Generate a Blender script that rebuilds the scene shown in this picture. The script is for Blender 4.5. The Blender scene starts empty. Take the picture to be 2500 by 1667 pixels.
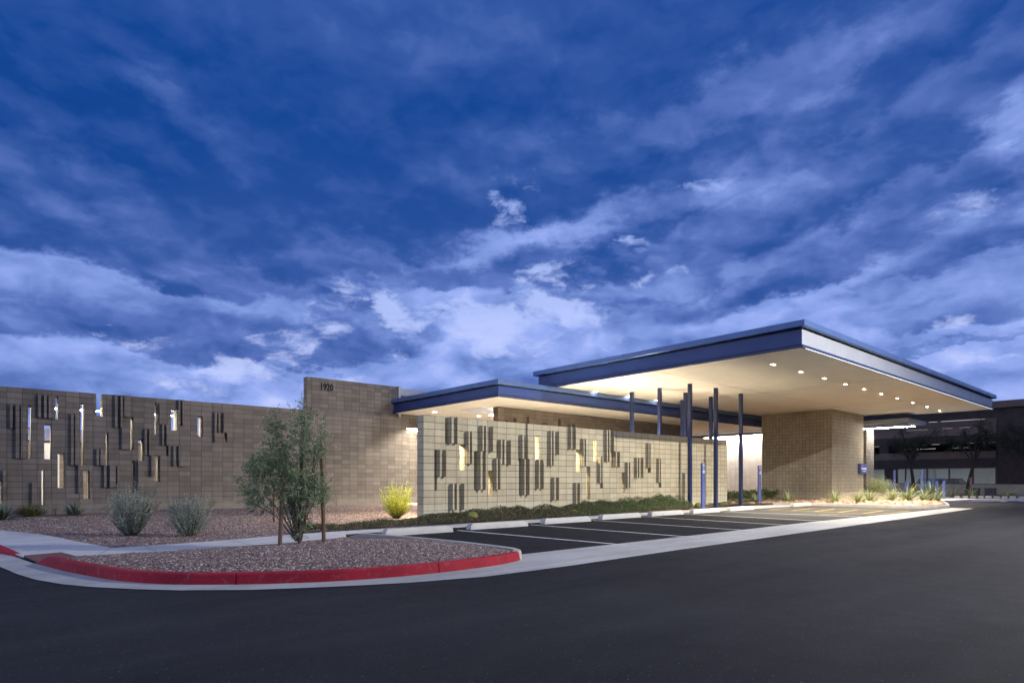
import bpy, bmesh, math, random
import numpy as np
from mathutils import Vector, Matrix
R = math.radians
random.seed(7); rng = np.random.default_rng(7)
S = bpy.context.scene
COL = S.collection

# ------------------------------------------------------------------ camera
cam = bpy.data.cameras.new('camera'); camo = bpy.data.objects.new('camera', cam); COL.objects.link(camo)
S.camera = camo
camo.location = (0, 0, 1.265)
THETA = math.atan2(1705, 1495)                       # building X axis lies this far right of the view
camo.rotation_euler = (R(90), 0, -(math.pi/2 - THETA))
cam.sensor_width = 36; cam.lens = 36*1495/2500; cam.shift_y = (1172-833.5)/2500
cam.clip_start = .05; cam.clip_end = 3000
S.render.resolution_x, S.render.resolution_y = 1024, 682
S.view_settings.view_transform = 'Standard'; S.view_settings.look = 'None'
S.view_settings.exposure = 0; S.view_settings.gamma = 1
try:
    S.cycles.use_denoising = True; S.cycles.sample_clamp_indirect = 6; S.cycles.max_bounces = 8
    S.cycles.diffuse_bounces = 4; S.cycles.use_light_tree = True; S.cycles.caustics_reflective = False; S.cycles.caustics_refractive = False
except Exception: pass

def lin(c):
    return tuple((v/255/12.92 if v/255 <= .04045 else ((v/255+.055)/1.055)**2.4) for v in c)
def lin4(c): return lin(c)+(1,)

# ------------------------------------------------------------------ world: dusk sky with storm clouds
W = bpy.data.worlds.new('World'); S.world = W; W.use_nodes = True
try: W.cycles.sampling_method = 'MANUAL'; W.cycles.sample_map_resolution = 256
except Exception: pass
nt = W.node_tree; nt.nodes.clear(); N = nt.nodes.new; L = nt.links.new
def wmath(op, a, b=None, c=None, clamp=False):
    n = N('ShaderNodeMath'); n.operation = op; n.use_clamp = clamp
    for i, v in enumerate((a, b, c)):
        if v is None: continue
        if isinstance(v, (int, float)): n.inputs[i].default_value = v
        else: L(v, n.inputs[i])
    return n.outputs[0]
def wvec(op, a, b=None):
    n = N('ShaderNodeVectorMath'); n.operation = op
    for i, v in enumerate((a, b)):
        if v is None: continue
        if isinstance(v, tuple): n.inputs[i].default_value = v
        elif isinstance(v, (int, float)): n.inputs['Scale'].default_value = v
        else: L(v, n.inputs[i])
    return n.outputs[0]
def wsmooth(v, a, b, c=0., d=1.):
    n = N('ShaderNodeMapRange'); n.interpolation_type = 'SMOOTHSTEP'; L(v, n.inputs[0])
    for i, x in enumerate((a, b, c, d)): n.inputs[1+i].default_value = x
    return n.outputs[0]
def wnoise(vec, scale, detail, rough=.5, lac=2., color=False, dist=0.):
    n = N('ShaderNodeTexNoise'); n.noise_dimensions = '2D'; L(vec, n.inputs['Vector']); n.inputs['Scale'].default_value = scale
    n.inputs['Detail'].default_value = detail; n.inputs['Roughness'].default_value = rough
    n.inputs['Lacunarity'].default_value = lac; n.inputs['Distortion'].default_value = dist
    return n.outputs['Color' if color else 'Fac']
def wramp(v, stops):
    n = N('ShaderNodeValToRGB'); L(v, n.inputs[0]); e = n.color_ramp.elements
    while len(e) < len(stops): e.new(.5)
    for i, (p, c) in enumerate(stops): e[i].position = p; e[i].color = lin4(c)
    return n.outputs[0]
def wmix(f, a, b, mode='MIX'):
    n = N('ShaderNodeMix'); n.data_type = 'RGBA'; n.blend_type = mode
    for s, v in ((n.inputs[0], f), (n.inputs[6], a), (n.inputs[7], b)):
        if isinstance(v, (int, float)): s.default_value = v
        elif isinstance(v, tuple): s.default_value = v
        else: L(v, s)
    return n.outputs[2]
tc = N('ShaderNodeTexCoord')
rot = N('ShaderNodeVectorRotate'); rot.rotation_type = 'Z_AXIS'; L(tc.outputs['Generated'], rot.inputs['Vector'])
rot.inputs['Angle'].default_value = math.pi/2 - THETA
D = rot.outputs[0]
sp = N('ShaderNodeSeparateXYZ'); L(D, sp.inputs[0]); dx, dy, dz = sp.outputs
az = wmath('ARCTAN2', dx, dy); el = wmath('ARCSINE', dz)
ca = N('ShaderNodeCombineXYZ'); L(az, ca.inputs[0]); L(el, ca.inputs[1]); AE = ca.outputs[0]
# cloud-deck coordinates: the direction met with a flat layer overhead
den = wmath('ADD', wmath('MAXIMUM', dz, 0.), .16)
cp = N('ShaderNodeCombineXYZ'); L(wmath('DIVIDE', dx, den), cp.inputs[0]); L(wmath('DIVIDE', dy, den), cp.inputs[1]); P = cp.outputs[0]
wP = wvec('ADD', P, wvec('SCALE', wvec('SUBTRACT', wnoise(P, 1.1, 3, .5, color=True), (.5, .5, .5)), .55))
n_big = wnoise(wP, .9, 4, .52)
n_mid = wnoise(wP, 2.6, 7, .56)
AEs = wvec('MULTIPLY', AE, (1., 2.0, 1.))
AEw = wvec('ADD', AEs, wvec('SCALE', wvec('SUBTRACT', wnoise(AEs, 7, 5, .55, color=True), (.5, .5, .5)), .09))
def wbillow(vec, scale, detail, rough, smooth=.6):      # rounded heaps
    n = N('ShaderNodeTexVoronoi'); n.voronoi_dimensions = '2D'; n.feature = 'SMOOTH_F1'; n.normalize = True; L(vec, n.inputs['Vector']); n.inputs['Scale'].default_value = scale
    n.inputs['Detail'].default_value = detail; n.inputs['Roughness'].default_value = rough; n.inputs['Smoothness'].default_value = smooth
    return wmath('SUBTRACT', 1., n.outputs['Distance'])
n_puff = wbillow(AEw, 5.5, 3.5, .55)
n_pufb = wbillow(wvec('ADD', AEw, (.010, .050, 0.)), 5.5, 3., .55)
relief = wmath('SUBTRACT', n_puff, n_pufb)           # undersides darker than tops
n_fine = wnoise(AEw, 10, 6, .6)
warp = wvec('SCALE', wvec('SUBTRACT', wnoise(AEs, 3.2, 7, .58, color=True), (.5, .5, .5)), .26)
AEb = wvec('ADD', AE, wvec('MULTIPLY', warp, (1., .55, 0.)))
warp2 = wvec('SCALE', wvec('SUBTRACT', wnoise(AEs, 9, 6, .62, color=True), (.5, .5, .5)), .13)
AEg = wvec('ADD', AE, wvec('MULTIPLY', warp2, (1., .6, 0.)))
AEb = wvec('ADD', AEb, wvec('MULTIPLY', warp2, (.75, .65, 0.)))
F2 = 1495*2352/2500; CX2 = 1176; HY2 = 1172*2352/2500
def blob(vec, px, py, rx, ry, tilt):                 # a soft ellipse at a fixed compass bearing and elevation
    a0 = math.atan2(px-CX2, F2); e0 = math.atan2(HY2-py, math.hypot(F2, px-CX2))
    sx = math.cos(a0)**2/F2; sy = math.cos(a0)*math.cos(e0)**2/F2
    m = N('ShaderNodeMapping'); m.vector_type = 'TEXTURE'; L(vec, m.inputs[0])
    m.inputs['Location'].default_value = (a0, e0, 0); m.inputs['Rotation'].default_value = (0, 0, R(tilt))
    m.inputs['Scale'].default_value = (rx*sx, ry*sy, 1)
    ln = N('ShaderNodeVectorMath'); ln.operation = 'LENGTH'; L(m.outputs[0], ln.inputs[0])
    return ln.outputs['Value'], m.outputs[0]
def glow(vec, *a): return wsmooth(blob(vec, *a)[0], 1., .1)
GLOWS = [(1150, 750, 430, 130, 0, .17), (620, 850, 330, 60, 0, .12), (350, 215, 150, 80, -10, .13), (60, 235, 170, 110, -20, .07), (500, 370, 420, 80, -28, .12), (900, 330, 420, 80, -10, .07),
    (1680, 215, 520, 110, 10, .20), (1900, 165, 250, 60, 18, .11), (1290, 520, 260, 80, 10, .26), (1660, 430, 340, 80, 12, .30), (1000, 520, 200, 40, -5, .08),
    (2300, 290, 200, 130, 0, .22), (80, 580, 340, 45, -8, .28), (450, 640, 300, 40, -6, .12), (960, 640, 420, 45, 4, .14), (2050, 610, 420, 50, 10, .16), (1450, 640, 350, 50, 8, .12), (1180, 90, 300, 100, 0, .05)]
BANKS = [  # cloud banks from far to near: bearing/elevation as photo px, half sizes, tilt, underside, top, cover
    (200, 860, 420, 60, 0, .40, .60, .7), (620, 820, 280, 36, 0, .32, .54, .9), (1480, 800, 360, 50, 6, .48, .70, .8), (1010, 815, 150, 60, 0, .62, .76, .8),
    (2240, 690, 330, 70, 4, .40, .62, .85), (2260, 830, 260, 14, 4, .44, .56, .7), (430, 745, 560, 60, 0, .34, .54, .9), (790, 740, 190, 56, 0, .30, .52, 1.),
    (1120, 690, 110, 22, 10, .44, .54, .9), (930, 735, 50, 26, 0, .46, .54, .8), (640, 610, 520, 55, 4, .34, .54, .8),
    (1540, 580, 430, 56, 13, .32, .56, .95), (1290, 600, 240, 30, 8, .36, .56, .9), (1940, 545, 400, 66, 19, .28, .52, .95), (2280, 480, 260, 64, 20, .30, .52, .95),
    (700, 555, 560, 55, -4, .24, .44, .9), (180, 510, 480, 75, -10, .16, .32, .95), (1050, 420, 640, 100, 8, .17, .34, .95), (1750, 330, 680, 66, 18, .22, .40, .9),
    (2200, 235, 480, 80, 26, .24, .40, .9), (250, 130, 1000, 230, 0, .08, .14, .85), (1500, 60, 1100, 130, 4, .19, .27, .8)]
GAPS = [  # holes that show the bright evening sky beyond
    (1180, 745, 210, 60, -4, 1.), (925, 770, 45, 110, 25, .9), (780, 690, 80, 30, 20, .8), (580, 855, 180, 36, 10, .85),
    (680, 772, 120, 28, 8, .8), (1190, 485, 60, 90, 20, .55), (1330, 610, 150, 26, 12, .75), (1460, 645, 130, 18, 8, .7),
    (2330, 330, 60, 60, 0, .5), (2180, 495, 130, 36, 10, .45), (290, 772, 110, 16, 0, .7), (2160, 770, 90, 26, 10, .65),
    (1640, 400, 160, 30, 12, .38), (2200, 850, 170, 20, 0, .6), (700, 880, 130, 22, 0, .7)]
low = wsmooth(el, .62, .20, .42, 1.)
AEl = wvec('ADD', wvec('MULTIPLY', AE, (1., 2.6, 1.)), warp)
n_lay = wnoise(AEl, 3.0, 6, .55)
lum = wmath('MULTIPLY_ADD', wsmooth(el, .04, .62), -.46, .74)
lum = wmath('MULTIPLY_ADD', wmath('SUBTRACT', n_big, .5), .14, lum)
lum = wmath('MULTIPLY_ADD', wmath('MULTIPLY', wmath('SUBTRACT', n_lay, .5), low), .62, lum)
for (px, py, rx, ry, t, dk, lt, op) in BANKS:
    r, v = blob(AEb, px, py, rx*1.3, ry*1.55, t)
    y = N('ShaderNodeSeparateXYZ'); L(v, y.inputs[0])
    inner = wsmooth(y.outputs[1], -.75, .8, dk, lt)
    m = wmath('MULTIPLY', wmath('MULTIPLY', wsmooth(r, 1., .70), wsmooth(y.outputs[1], .95, -.2)), op)
    lum = wmath('ADD', lum, wmath('MULTIPLY', wmath('SUBTRACT', inner, lum), m))
for g in GLOWS: lum = wmath('MULTIPLY_ADD', glow(AEb, *g[:5]), g[5], lum)
lum = wmath('MULTIPLY_ADD', wmath('SUBTRACT', n_mid, .5), .08, lum)
lum = wmath('MULTIPLY_ADD', wmath('MULTIPLY', wmath('SUBTRACT', n_fine, .5), low), .34, lum)
lum = wmath('MULTIPLY_ADD', wmath('MULTIPLY', relief, low), .95, lum)
lum = wmath('MULTIPLY_ADD', wsmooth(el, .56, .20), .07, lum)
gap = None
for (px, py, rx, ry, t, a) in GAPS:
    b = wmath('MULTIPLY', glow(AEg, px, py, rx*1.8, ry*2.1, t), a*.78)
    gap = b if gap is None else wmath('MAXIMUM', gap, b)
gap_n = wmath('ADD', wmath('MULTIPLY', wmath('SUBTRACT', n_fine, .5), 3.0), wmath('MULTIPLY', wmath('SUBTRACT', .72, n_puff), 1.3))
gapf = wmath('ADD', gap, wmath('MULTIPLY', gap_n, wsmooth(gap, .0, .35)))
gapm = wmath('MULTIPLY', wsmooth(gapf, .30, 1.0), .82)
lum = wmath('MULTIPLY_ADD', lum, .90, .045)
lum = wmath('SMOOTH_MAX', lum, wmath('SUBTRACT', wsmooth(el, .26, .60, .25, .14), wmath('MULTIPLY', glow(AE, 60, 200, 620, 480, 0), .10)), .08)
cloud = wramp(lum, [(.0, (2, 48, 128)), (.16, (10, 67, 146)), (.32, (52, 88, 164)), (.48, (86, 114, 188)), (.64, (122, 149, 219)), (.80, (150, 172, 242)), (1., (188, 202, 255))])
gapc = wramp(el, [(.0, (178, 196, 250)), (.12, (196, 208, 255)), (.35, (176, 196, 255)), (.7, (90, 140, 230))])
skyc = wmix(gapm, cloud, gapc)
# the clear dusk air behind it all
nis = N('ShaderNodeTexSky'); nis.sky_type = 'NISHITA'; nis.sun_disc = False
nis.sun_elevation = R(1.0); nis.sun_rotation = R(200); nis.altitude = 300
bg_air = N('ShaderNodeBackground'); L(nis.outputs[0], bg_air.inputs[0]); bg_air.inputs[1].default_value = .008
bg = N('ShaderNodeBackground'); L(skyc, bg.inputs[0]); bg.inputs[1].default_value = 1.0
ads = N('ShaderNodeAddShader'); L(bg.outputs[0], ads.inputs[0]); L(bg_air.outputs[0], ads.inputs[1])
wo = N('ShaderNodeOutputWorld'); L(ads.outputs[0], wo.inputs[0])
# after-sunset skylight from the open sky behind the camera: one very wide, weak sun
sl = bpy.data.lights.new('dusk_glow', 'SUN'); sl.energy = 1.5; sl.angle = R(150); sl.color = (.76, .84, 1.)
so = bpy.data.objects.new('dusk_glow', sl); COL.objects.link(so); so.rotation_euler = Vector((.93, .16, -.32)).to_track_quat('-Z', 'Y').to_euler()

# ------------------------------------------------------------------ helpers
def tag(o, label=None, cat=None, group=None, kind=None):
    if label: o['label'] = label
    if cat: o['category'] = cat
    if group: o['group'] = group
    if kind: o['kind'] = kind
    return o
def thing(name, label, cat, loc=(0, 0, 0), group=None, rz=0.):
    o = bpy.data.objects.new(name, None); COL.objects.link(o); o.empty_display_size = .2
    o.location = loc; o.rotation_euler = (0, 0, rz)
    return tag(o, label, cat, group)
def copy_tree(o, parent=None):
    c = o.copy(); COL.objects.link(c)
    if parent: c.parent = parent
    for ch in list(o.children): copy_tree(ch, c)
    return c
class MB:
    """collects shapes in world metres (or local ones when origin is None) and links them as one mesh object"""
    def __init__(self): self.v = []; self.f = []; self.uv = []; self.mi = []; self.cur = 0
    def face(self, pts, uv=None):
        i = len(self.v); self.v += [tuple(p) for p in pts]; self.f.append(tuple(range(i, i+len(pts)))); self.mi.append(self.cur)
        if uv is None:
            a, b, c = Vector(pts[0]), Vector(pts[1]), Vector(pts[2]); n = (b-a).cross(c-a)
            if n.length < 1e-12 and len(pts) > 3: n = (c-a).cross(Vector(pts[3])-a)
            n = [abs(k) for k in n]
            if n[2] >= n[0] and n[2] >= n[1]: uv = [(p[0], p[1]) for p in pts]
            elif n[0] >= n[1]: uv = [(p[1], p[2]) for p in pts]
            else: uv = [(p[0], p[2]) for p in pts]
        self.uv += uv
    def box(self, x0, y0, z0, x1, y1, z1):
        a, b, c, d = (x0, y0), (x1, y0), (x1, y1), (x0, y1); self.prism([a, b, c, d], z0, z1)
    def prism(self, poly, z0, z1, bottom=True):
        n = len(poly); area = sum(poly[i][0]*poly[(i+1) % n][1]-poly[(i+1) % n][0]*poly[i][1] for i in range(n))
        if area < 0: poly = poly[::-1]
        for i in range(n):
            p, q = poly[i], poly[(i+1) % n]
            self.face([(p[0], p[1], z0), (q[0], q[1], z0), (q[0], q[1], z1), (p[0], p[1], z1)])
        self.face([(p[0], p[1], z1) for p in poly])
        if bottom: self.face([(p[0], p[1], z0) for p in poly[::-1]])
    def tube(self, pts, rad, n=8, caps=True):
        pts = [Vector(p) for p in pts]; rings = []
        if isinstance(rad, (int, float)): rad = [rad]*len(pts)
        for i, p in enumerate(pts):
            d = (pts[min(i+1, len(pts)-1)]-pts[max(i-1, 0)]).normalized()
            u = d.orthogonal().normalized() if abs(d.z) < .95 else d.cross(Vector((0, 1, 0))).normalized()
            if i and (u.dot(pu) < 0): u = -u
            w = d.cross(u).normalized(); pu = u
            rings.append([p+rad[i]*(math.cos(2*math.pi*k/n)*u+math.sin(2*math.pi*k/n)*w) for k in range(n)])
        for a, b in zip(rings, rings[1:]):
            for k in range(n): self.face([a[k], a[(k+1) % n], b[(k+1) % n], b[k]])
        if caps: self.face(rings[0][::-1]); self.face(rings[-1])
    def lathe(self, prof, c=(0, 0, 0), n=16):
        for (r0, z0), (r1, z1) in zip(prof, prof[1:]):
            for k in range(n):
                a, b = 2*math.pi*k/n, 2*math.pi*(k+1)/n
                q = [(c[0]+r0*math.cos(a), c[1]+r0*math.sin(a), c[2]+z0), (c[0]+r0*math.cos(b), c[1]+r0*math.sin(b), c[2]+z0),
                     (c[0]+r1*math.cos(b), c[1]+r1*math.sin(b), c[2]+z1), (c[0]+r1*math.cos(a), c[1]+r1*math.sin(a), c[2]+z1)]
                if r0 < 1e-6: q = q[1:]
                elif r1 < 1e-6: q = q[:3]
                self.face(q)
    def build(self, name, mat, parent=None, origin=None, smooth=False, bevel=0., seg=1):
        me = bpy.data.meshes.new(name)
        off = Vector((0, 0, 0)); inv = None
        if origin is not None: off = Vector(origin)
        elif parent is not None:
            off = Vector(parent.location)
            if parent.parent: off = off + Vector(parent.parent.location)
        me.from_pydata([tuple(Vector(p)-off) for p in self.v], [], self.f)
        ul = me.uv_layers.new(name='UVMap'); ul.data.foreach_set('uv', np.array(self.uv, dtype=np.float32).ravel())
        mats = mat if isinstance(mat, (list, tuple)) else [mat]
        for m in mats: me.materials.append(m)
        if len(mats) > 1: me.polygons.foreach_set('material_index', self.mi)
        if smooth: me.polygons.foreach_set('use_smooth', [True]*len(me.polygons))
        o = bpy.data.objects.new(name, me); COL.objects.link(o)
        if parent is not None: o.parent = parent
        elif origin is not None: o.location = off
        if bevel:
            bm = bmesh.new(); bm.from_mesh(me); bmesh.ops.remove_doubles(bm, verts=bm.verts, dist=1e-4)
            bmesh.ops.bevel(bm, geom=[e for e in bm.edges if len(e.link_faces) == 2 and e.calc_face_angle(0) > .5], offset=bevel, segments=seg, affect='EDGES', clamp_overlap=True)
            bm.to_mesh(me); bm.free()
        return o
def fast_mesh(name, verts, quads, mat, parent=None, uv=None):
    me = bpy.data.meshes.new(name); V = np.asarray(verts, dtype=np.float32); Q = np.asarray(quads, dtype=np.int32)
    k = Q.shape[1]
    me.vertices.add(len(V)); me.vertices.foreach_set('co', V.ravel())
    me.loops.add(Q.size); me.loops.foreach_set('vertex_index', Q.ravel())
    me.polygons.add(len(Q)); me.polygons.foreach_set('loop_start', np.arange(0, Q.size, k, dtype=np.int32))
    me.update(calc_edges=True); me.validate()
    if uv is not None:
        ul = me.uv_layers.new(name='UVMap'); ul.data.foreach_set('uv', np.asarray(uv, dtype=np.float32).ravel())
    me.materials.append(mat)
    o = bpy.data.objects.new(name, me); COL.objects.link(o)
    if parent is not None: o.parent = parent
    return o
def unit(v): return v/np.maximum(np.linalg.norm(v, axis=-1, keepdims=True), 1e-9)
def leaves(pos, dirs, ln, wd, fold=.25):
    """pointed leaf quads: pos (n,3) base, dirs (n,3), lengths, widths -> verts, quads, uv (u = random per leaf)"""
    n = len(pos); d = unit(np.asarray(dirs)); r = unit(rng.normal(size=(n, 3))); s = unit(np.cross(d, r)); nn = np.cross(s, d)
    ln = np.broadcast_to(np.asarray(ln, dtype=float), (n,))[:, None]; wd = np.broadcast_to(np.asarray(wd, dtype=float), (n,))[:, None]
    a = pos; b = pos+d*ln*.45+s*wd*.5+nn*wd*fold; c = pos+d*ln; e = pos+d*ln*.45-s*wd*.5+nn*wd*fold
    V = np.stack([a, b, c, e], 1).reshape(-1, 3); Q = np.arange(4*n).reshape(n, 4)
    u = rng.random(n); uv = np.stack([np.repeat(u, 4), np.tile([0, .45, 1, .45], n)], 1)
    return V, Q, uv
def merge(parts):
    V, Q, U, k = [], [], [], 0
    for v, q, u in parts: V.append(v); Q.append(q+k); U.append(u); k += len(v)
    return np.concatenate(V), np.concatenate(Q), np.concatenate(U)

# ------------------------------------------------------------------ materials
class M_:
    def __init__(self, name, base=(.5, .5, .5), rough=.8, metal=0., spec=.5):
        self.m = bpy.data.materials.new(name); self.m.use_nodes = True; self.t = self.m.node_tree
        self.b = self.t.nodes['Principled BSDF']; i = self.b.inputs
        i['Base Color'].default_value = base+(1,); i['Roughness'].default_value = rough; i['Metallic'].default_value = metal
        i['Specular IOR Level'].default_value = spec
    def n(self, t, **kw):
        n = self.t.nodes.new(t)
        for k, v in kw.items(): setattr(n, k, v)
        return n
    def l(self, a, b): self.t.links.new(a, b)
    def coord(self, which='Object', scale=None):
        c = self.n('ShaderNodeTexCoord').outputs[which]
        if scale:
            m = self.n('ShaderNodeMapping'); m.inputs['Scale'].default_value = scale; self.l(c, m.inputs[0]); c = m.outputs[0]
        return c
    def world(self): return self.n('ShaderNodeNewGeometry').outputs['Position']
    def noise(self, vec, scale, detail=4, rough=.55, color=False):
        n = self.n('ShaderNodeTexNoise'); self.l(vec, n.inputs['Vector']); n.inputs['Scale'].default_value = scale
        n.inputs['Detail'].default_value = detail; n.inputs['Roughness'].default_value = rough; return n.outputs['Color' if color else 'Fac']
    def ramp(self, v, stops):
        n = self.n('ShaderNodeValToRGB'); self.l(v, n.inputs[0]); e = n.color_ramp.elements
        while len(e) < len(stops): e.new(.5)
        for i, (p, c) in enumerate(stops):
            e[i].position = p; e[i].color = (c if isinstance(c, tuple) else (c, c, c))+(1,)
        return n.outputs[0]
    def mix(self, f, a, b, mode='MIX'):
        n = self.n('ShaderNodeMix', data_type='RGBA', blend_type=mode)
        for s, v in ((n.inputs[0], f), (n.inputs[6], a), (n.inputs[7], b)):
            if isinstance(v, (int, float)): s.default_value = v
            elif isinstance(v, tuple): s.default_value = v+(1,)
            else: self.l(v, s)
        return n.outputs[2]
    def math(self, op, a, b=0.):
        n = self.n('ShaderNodeMath', operation=op)
        for s, v in ((n.inputs[0], a), (n.inputs[1], b)):
            if isinstance(v, (int, float)): s.default_value = v
            else: self.l(v, s)
        return n.outputs[0]
    def bump(self, h, dist=.01, strength=1., after=None):
        n = self.n('ShaderNodeBump'); n.inputs['Distance'].default_value = dist; n.inputs['Strength'].default_value = strength
        self.l(h, n.inputs['Height'])
        if after is not None: self.l(after, n.inputs['Normal'])
        return n.outputs[0]
    def out(self, color=None, normal=None, rough=None):
        if color is not None: self.l(color, self.b.inputs['Base Color'])
        if normal is not None: self.l(normal, self.b.inputs['Normal'])
        if rough is not None: self.l(rough, self.b.inputs['Roughness'])
        return self.m
def mat_emit(name, col, strength):
    k = M_(name, (.8, .8, .8)); k.b.inputs['Emission Color'].default_value = col+(1,); k.b.inputs['Emission Strength'].default_value = strength
    return k.m
def mat_cmu(name, c1, c2, mort, w=.4064, h=.2032, u0=0., v0=0., mix_noise=.25, bias=0., ms=.0085):
    k = M_(name, c1, .9, spec=.25); uv = k.coord('UV'); mp = k.n('ShaderNodeMapping'); mp.inputs['Location'].default_value = (-u0, -v0, 0); k.l(uv, mp.inputs[0]); v = mp.outputs[0]
    br = k.n('ShaderNodeTexBrick'); br.offset = 0.; br.squash = 1.; k.l(v, br.inputs['Vector'])
    br.inputs['Color1'].default_value = c1+(1,); br.inputs['Color2'].default_value = c2+(1,); br.inputs['Mortar'].default_value = mort+(1,)
    br.inputs['Scale'].default_value = 1.; br.inputs['Mortar Size'].default_value = ms; br.inputs['Mortar Smooth'].default_value = .15
    br.inputs['Brick Width'].default_value = w; br.inputs['Row Height'].default_value = h; br.inputs['Bias'].default_value = bias
    p = k.world(); big = k.noise(p, .55, 3); fine = k.noise(p, 38, 3, .7); str_ = k.noise(k.coord('UV', (7., .5, 1.)), 1., 4)
    c = k.mix(mix_noise, br.outputs['Color'], k.ramp(big, [(.3, (.62, .60, .58)), (.7, (1.22, 1.2, 1.16))]), 'MULTIPLY')
    c = k.mix(.35, c, k.ramp(fine, [(.25, .55), (.75, 1.4)]), 'MULTIPLY')
    c = k.mix(.22, c, k.ramp(str_, [(.35, .65), (.65, 1.25)]), 'MULTIPLY')
    sz = k.n('ShaderNodeSeparateXYZ'); k.l(p, sz.inputs[0])       # wind-blown dust and splash on the lowest courses
    dz = k.math('ADD', sz.outputs[2], k.math('MULTIPLY', k.math('SUBTRACT', k.noise(p, 2.2, 5, .65), .5), .7))
    c = k.mix(k.ramp(dz, [(.18, .5), (.62, 0.)]), c, tuple(min(.6, v*1.35+.03) for v in c2))
    h1 = k.math('SUBTRACT', 1., br.outputs['Fac'])
    nb = k.bump(h1, .006, .9); nb = k.bump(fine, .002, .6, nb)
    return k.out(c, nb)
CMU_L = mat_cmu('block_warm_grey', (.108, .097, .089), (.158, .142, .130), (.054, .047, .042), ms=.0075)
CMU_S = mat_cmu('block_cream', (.44, .385, .255), (.53, .47, .325), (.15, .127, .082), u0=9.97-.4064*24, v0=.15)
CMU_B = mat_cmu('block_brown', (.080, .065, .055), (.115, .094, .080), (.038, .031, .027))
CMU_P = mat_cmu('block_pier', (.34, .295, .21), (.41, .36, .265), (.16, .135, .10), w=.2032, h=.2032, ms=.0075)
CMU_W = mat_cmu('block_white', (.72, .68, .61), (.80, .76, .69), (.55, .51, .45))
def mat_asphalt(name, lo, hi, seed=0.):
    k = M_(name, lo, .9, spec=.12); p = k.world()
    agg = k.n('ShaderNodeTexVoronoi'); k.l(p, agg.inputs['Vector']); agg.inputs['Scale'].default_value = 95
    fine = k.noise(p, 42, 4, .75); mid = k.noise(p, 2.2, 5, .6); big = k.noise(p, .22, 4, .55)
    sm = k.n('ShaderNodeMapping'); sm.inputs['Scale'].default_value = (.25, 1.6, 1); k.l(p, sm.inputs[0]); streak = k.noise(sm.outputs[0], .8, 5, .6)
    c = k.ramp(k.math('MULTIPLY_ADD' if False else 'ADD', k.math('MULTIPLY', big, .5), k.math('MULTIPLY', streak, .5)), [(.32, lo), (.68, hi)])
    c = k.mix(.5, c, k.ramp(fine, [(.3, .35), (.72, 1.8)]), 'MULTIPLY')
    c = k.mix(.35, c, k.ramp(mid, [(.35, .7), (.65, 1.3)]), 'MULTIPLY')
    c = k.mix(k.ramp(agg.outputs['Color'], [(.90, 0.), (.97, .55)]), c, (.16, .16, .165))
    wv = k.n('ShaderNodeVectorMath', operation='MULTIPLY_ADD'); k.l(k.noise(p, .9, 5, .6, True), wv.inputs[0]); wv.inputs[1].default_value = (1.6, 1.6, 0); k.l(p, wv.inputs[2])
    ck = k.n('ShaderNodeTexVoronoi', feature='DISTANCE_TO_EDGE'); k.l(wv.outputs[0], ck.inputs['Vector']); ck.inputs['Scale'].default_value = .22   # a few hairline cracks
    cm = k.math('MULTIPLY', k.ramp(ck.outputs['Distance'], [(0., 1.), (.006, 0.)]), k.ramp(k.noise(p, .35, 3), [(.48, 0.), (.62, .7)]))
    c = k.mix(cm, c, (.009, .009, .010))
    oil = k.ramp(k.noise(p, .55, 3, .5), [(.66, 0.), (.74, .45)]); c = k.mix(oil, c, tuple(v*.55 for v in lo))
    nb = k.bump(agg.outputs['Distance'], .004, .5); nb = k.bump(fine, .004, .6, nb)
    return k.out(c, nb, k.ramp(mid, [(.3, .72), (.7, .95)]))
ASPH = mat_asphalt('asphalt', (.0125, .0125, .0138), (.031, .031, .0333)); ASPHP = mat_asphalt('asphalt_parking', (.011, .011, .0125), (.021, .021, .0235))
# the bays under the canopy are paved paler than the rest
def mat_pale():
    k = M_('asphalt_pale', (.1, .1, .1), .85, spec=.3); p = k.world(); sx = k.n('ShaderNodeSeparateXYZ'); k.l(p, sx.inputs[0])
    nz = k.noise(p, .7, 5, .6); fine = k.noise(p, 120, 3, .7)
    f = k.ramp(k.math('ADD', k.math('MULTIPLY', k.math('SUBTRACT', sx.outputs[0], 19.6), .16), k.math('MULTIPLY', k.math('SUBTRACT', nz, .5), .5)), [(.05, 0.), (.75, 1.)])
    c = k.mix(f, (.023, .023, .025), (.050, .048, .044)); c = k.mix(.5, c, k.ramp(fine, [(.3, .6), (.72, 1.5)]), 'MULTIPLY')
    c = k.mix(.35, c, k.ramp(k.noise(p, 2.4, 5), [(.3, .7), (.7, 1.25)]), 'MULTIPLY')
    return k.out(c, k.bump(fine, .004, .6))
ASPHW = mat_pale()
def mat_concrete(name, lo, hi, streak=(.35, 3.)):
    k = M_(name, lo, .85, spec=.3); p = k.world(); big = k.noise(p, .5, 5, .6); mid = k.noise(p, 5, 5, .65); fine = k.noise(p, 90, 3, .7)
    sm = k.n('ShaderNodeMapping'); sm.inputs['Scale'].default_value = (streak[0], streak[1], 1); k.l(p, sm.inputs[0]); st = k.noise(sm.outputs[0], 1., 6, .65)
    c = k.ramp(k.math('ADD', k.math('MULTIPLY', big, .45), k.math('MULTIPLY', st, .55)), [(.33, lo), (.66, hi)])
    c = k.mix(.3, c, k.ramp(mid, [(.3, .72), (.7, 1.25)]), 'MULTIPLY'); c = k.mix(.25, c, k.ramp(fine, [(.3, .7), (.7, 1.3)]), 'MULTIPLY')
    return k.out(c, k.bump(fine, .002, .5))
CONC = mat_concrete('concrete', (.40, .39, .375), (.56, .545, .52)); CONCG = mat_concrete('concrete_gutter', (.25, .245, .235), (.43, .42, .40), (.18, 1.6))
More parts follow.
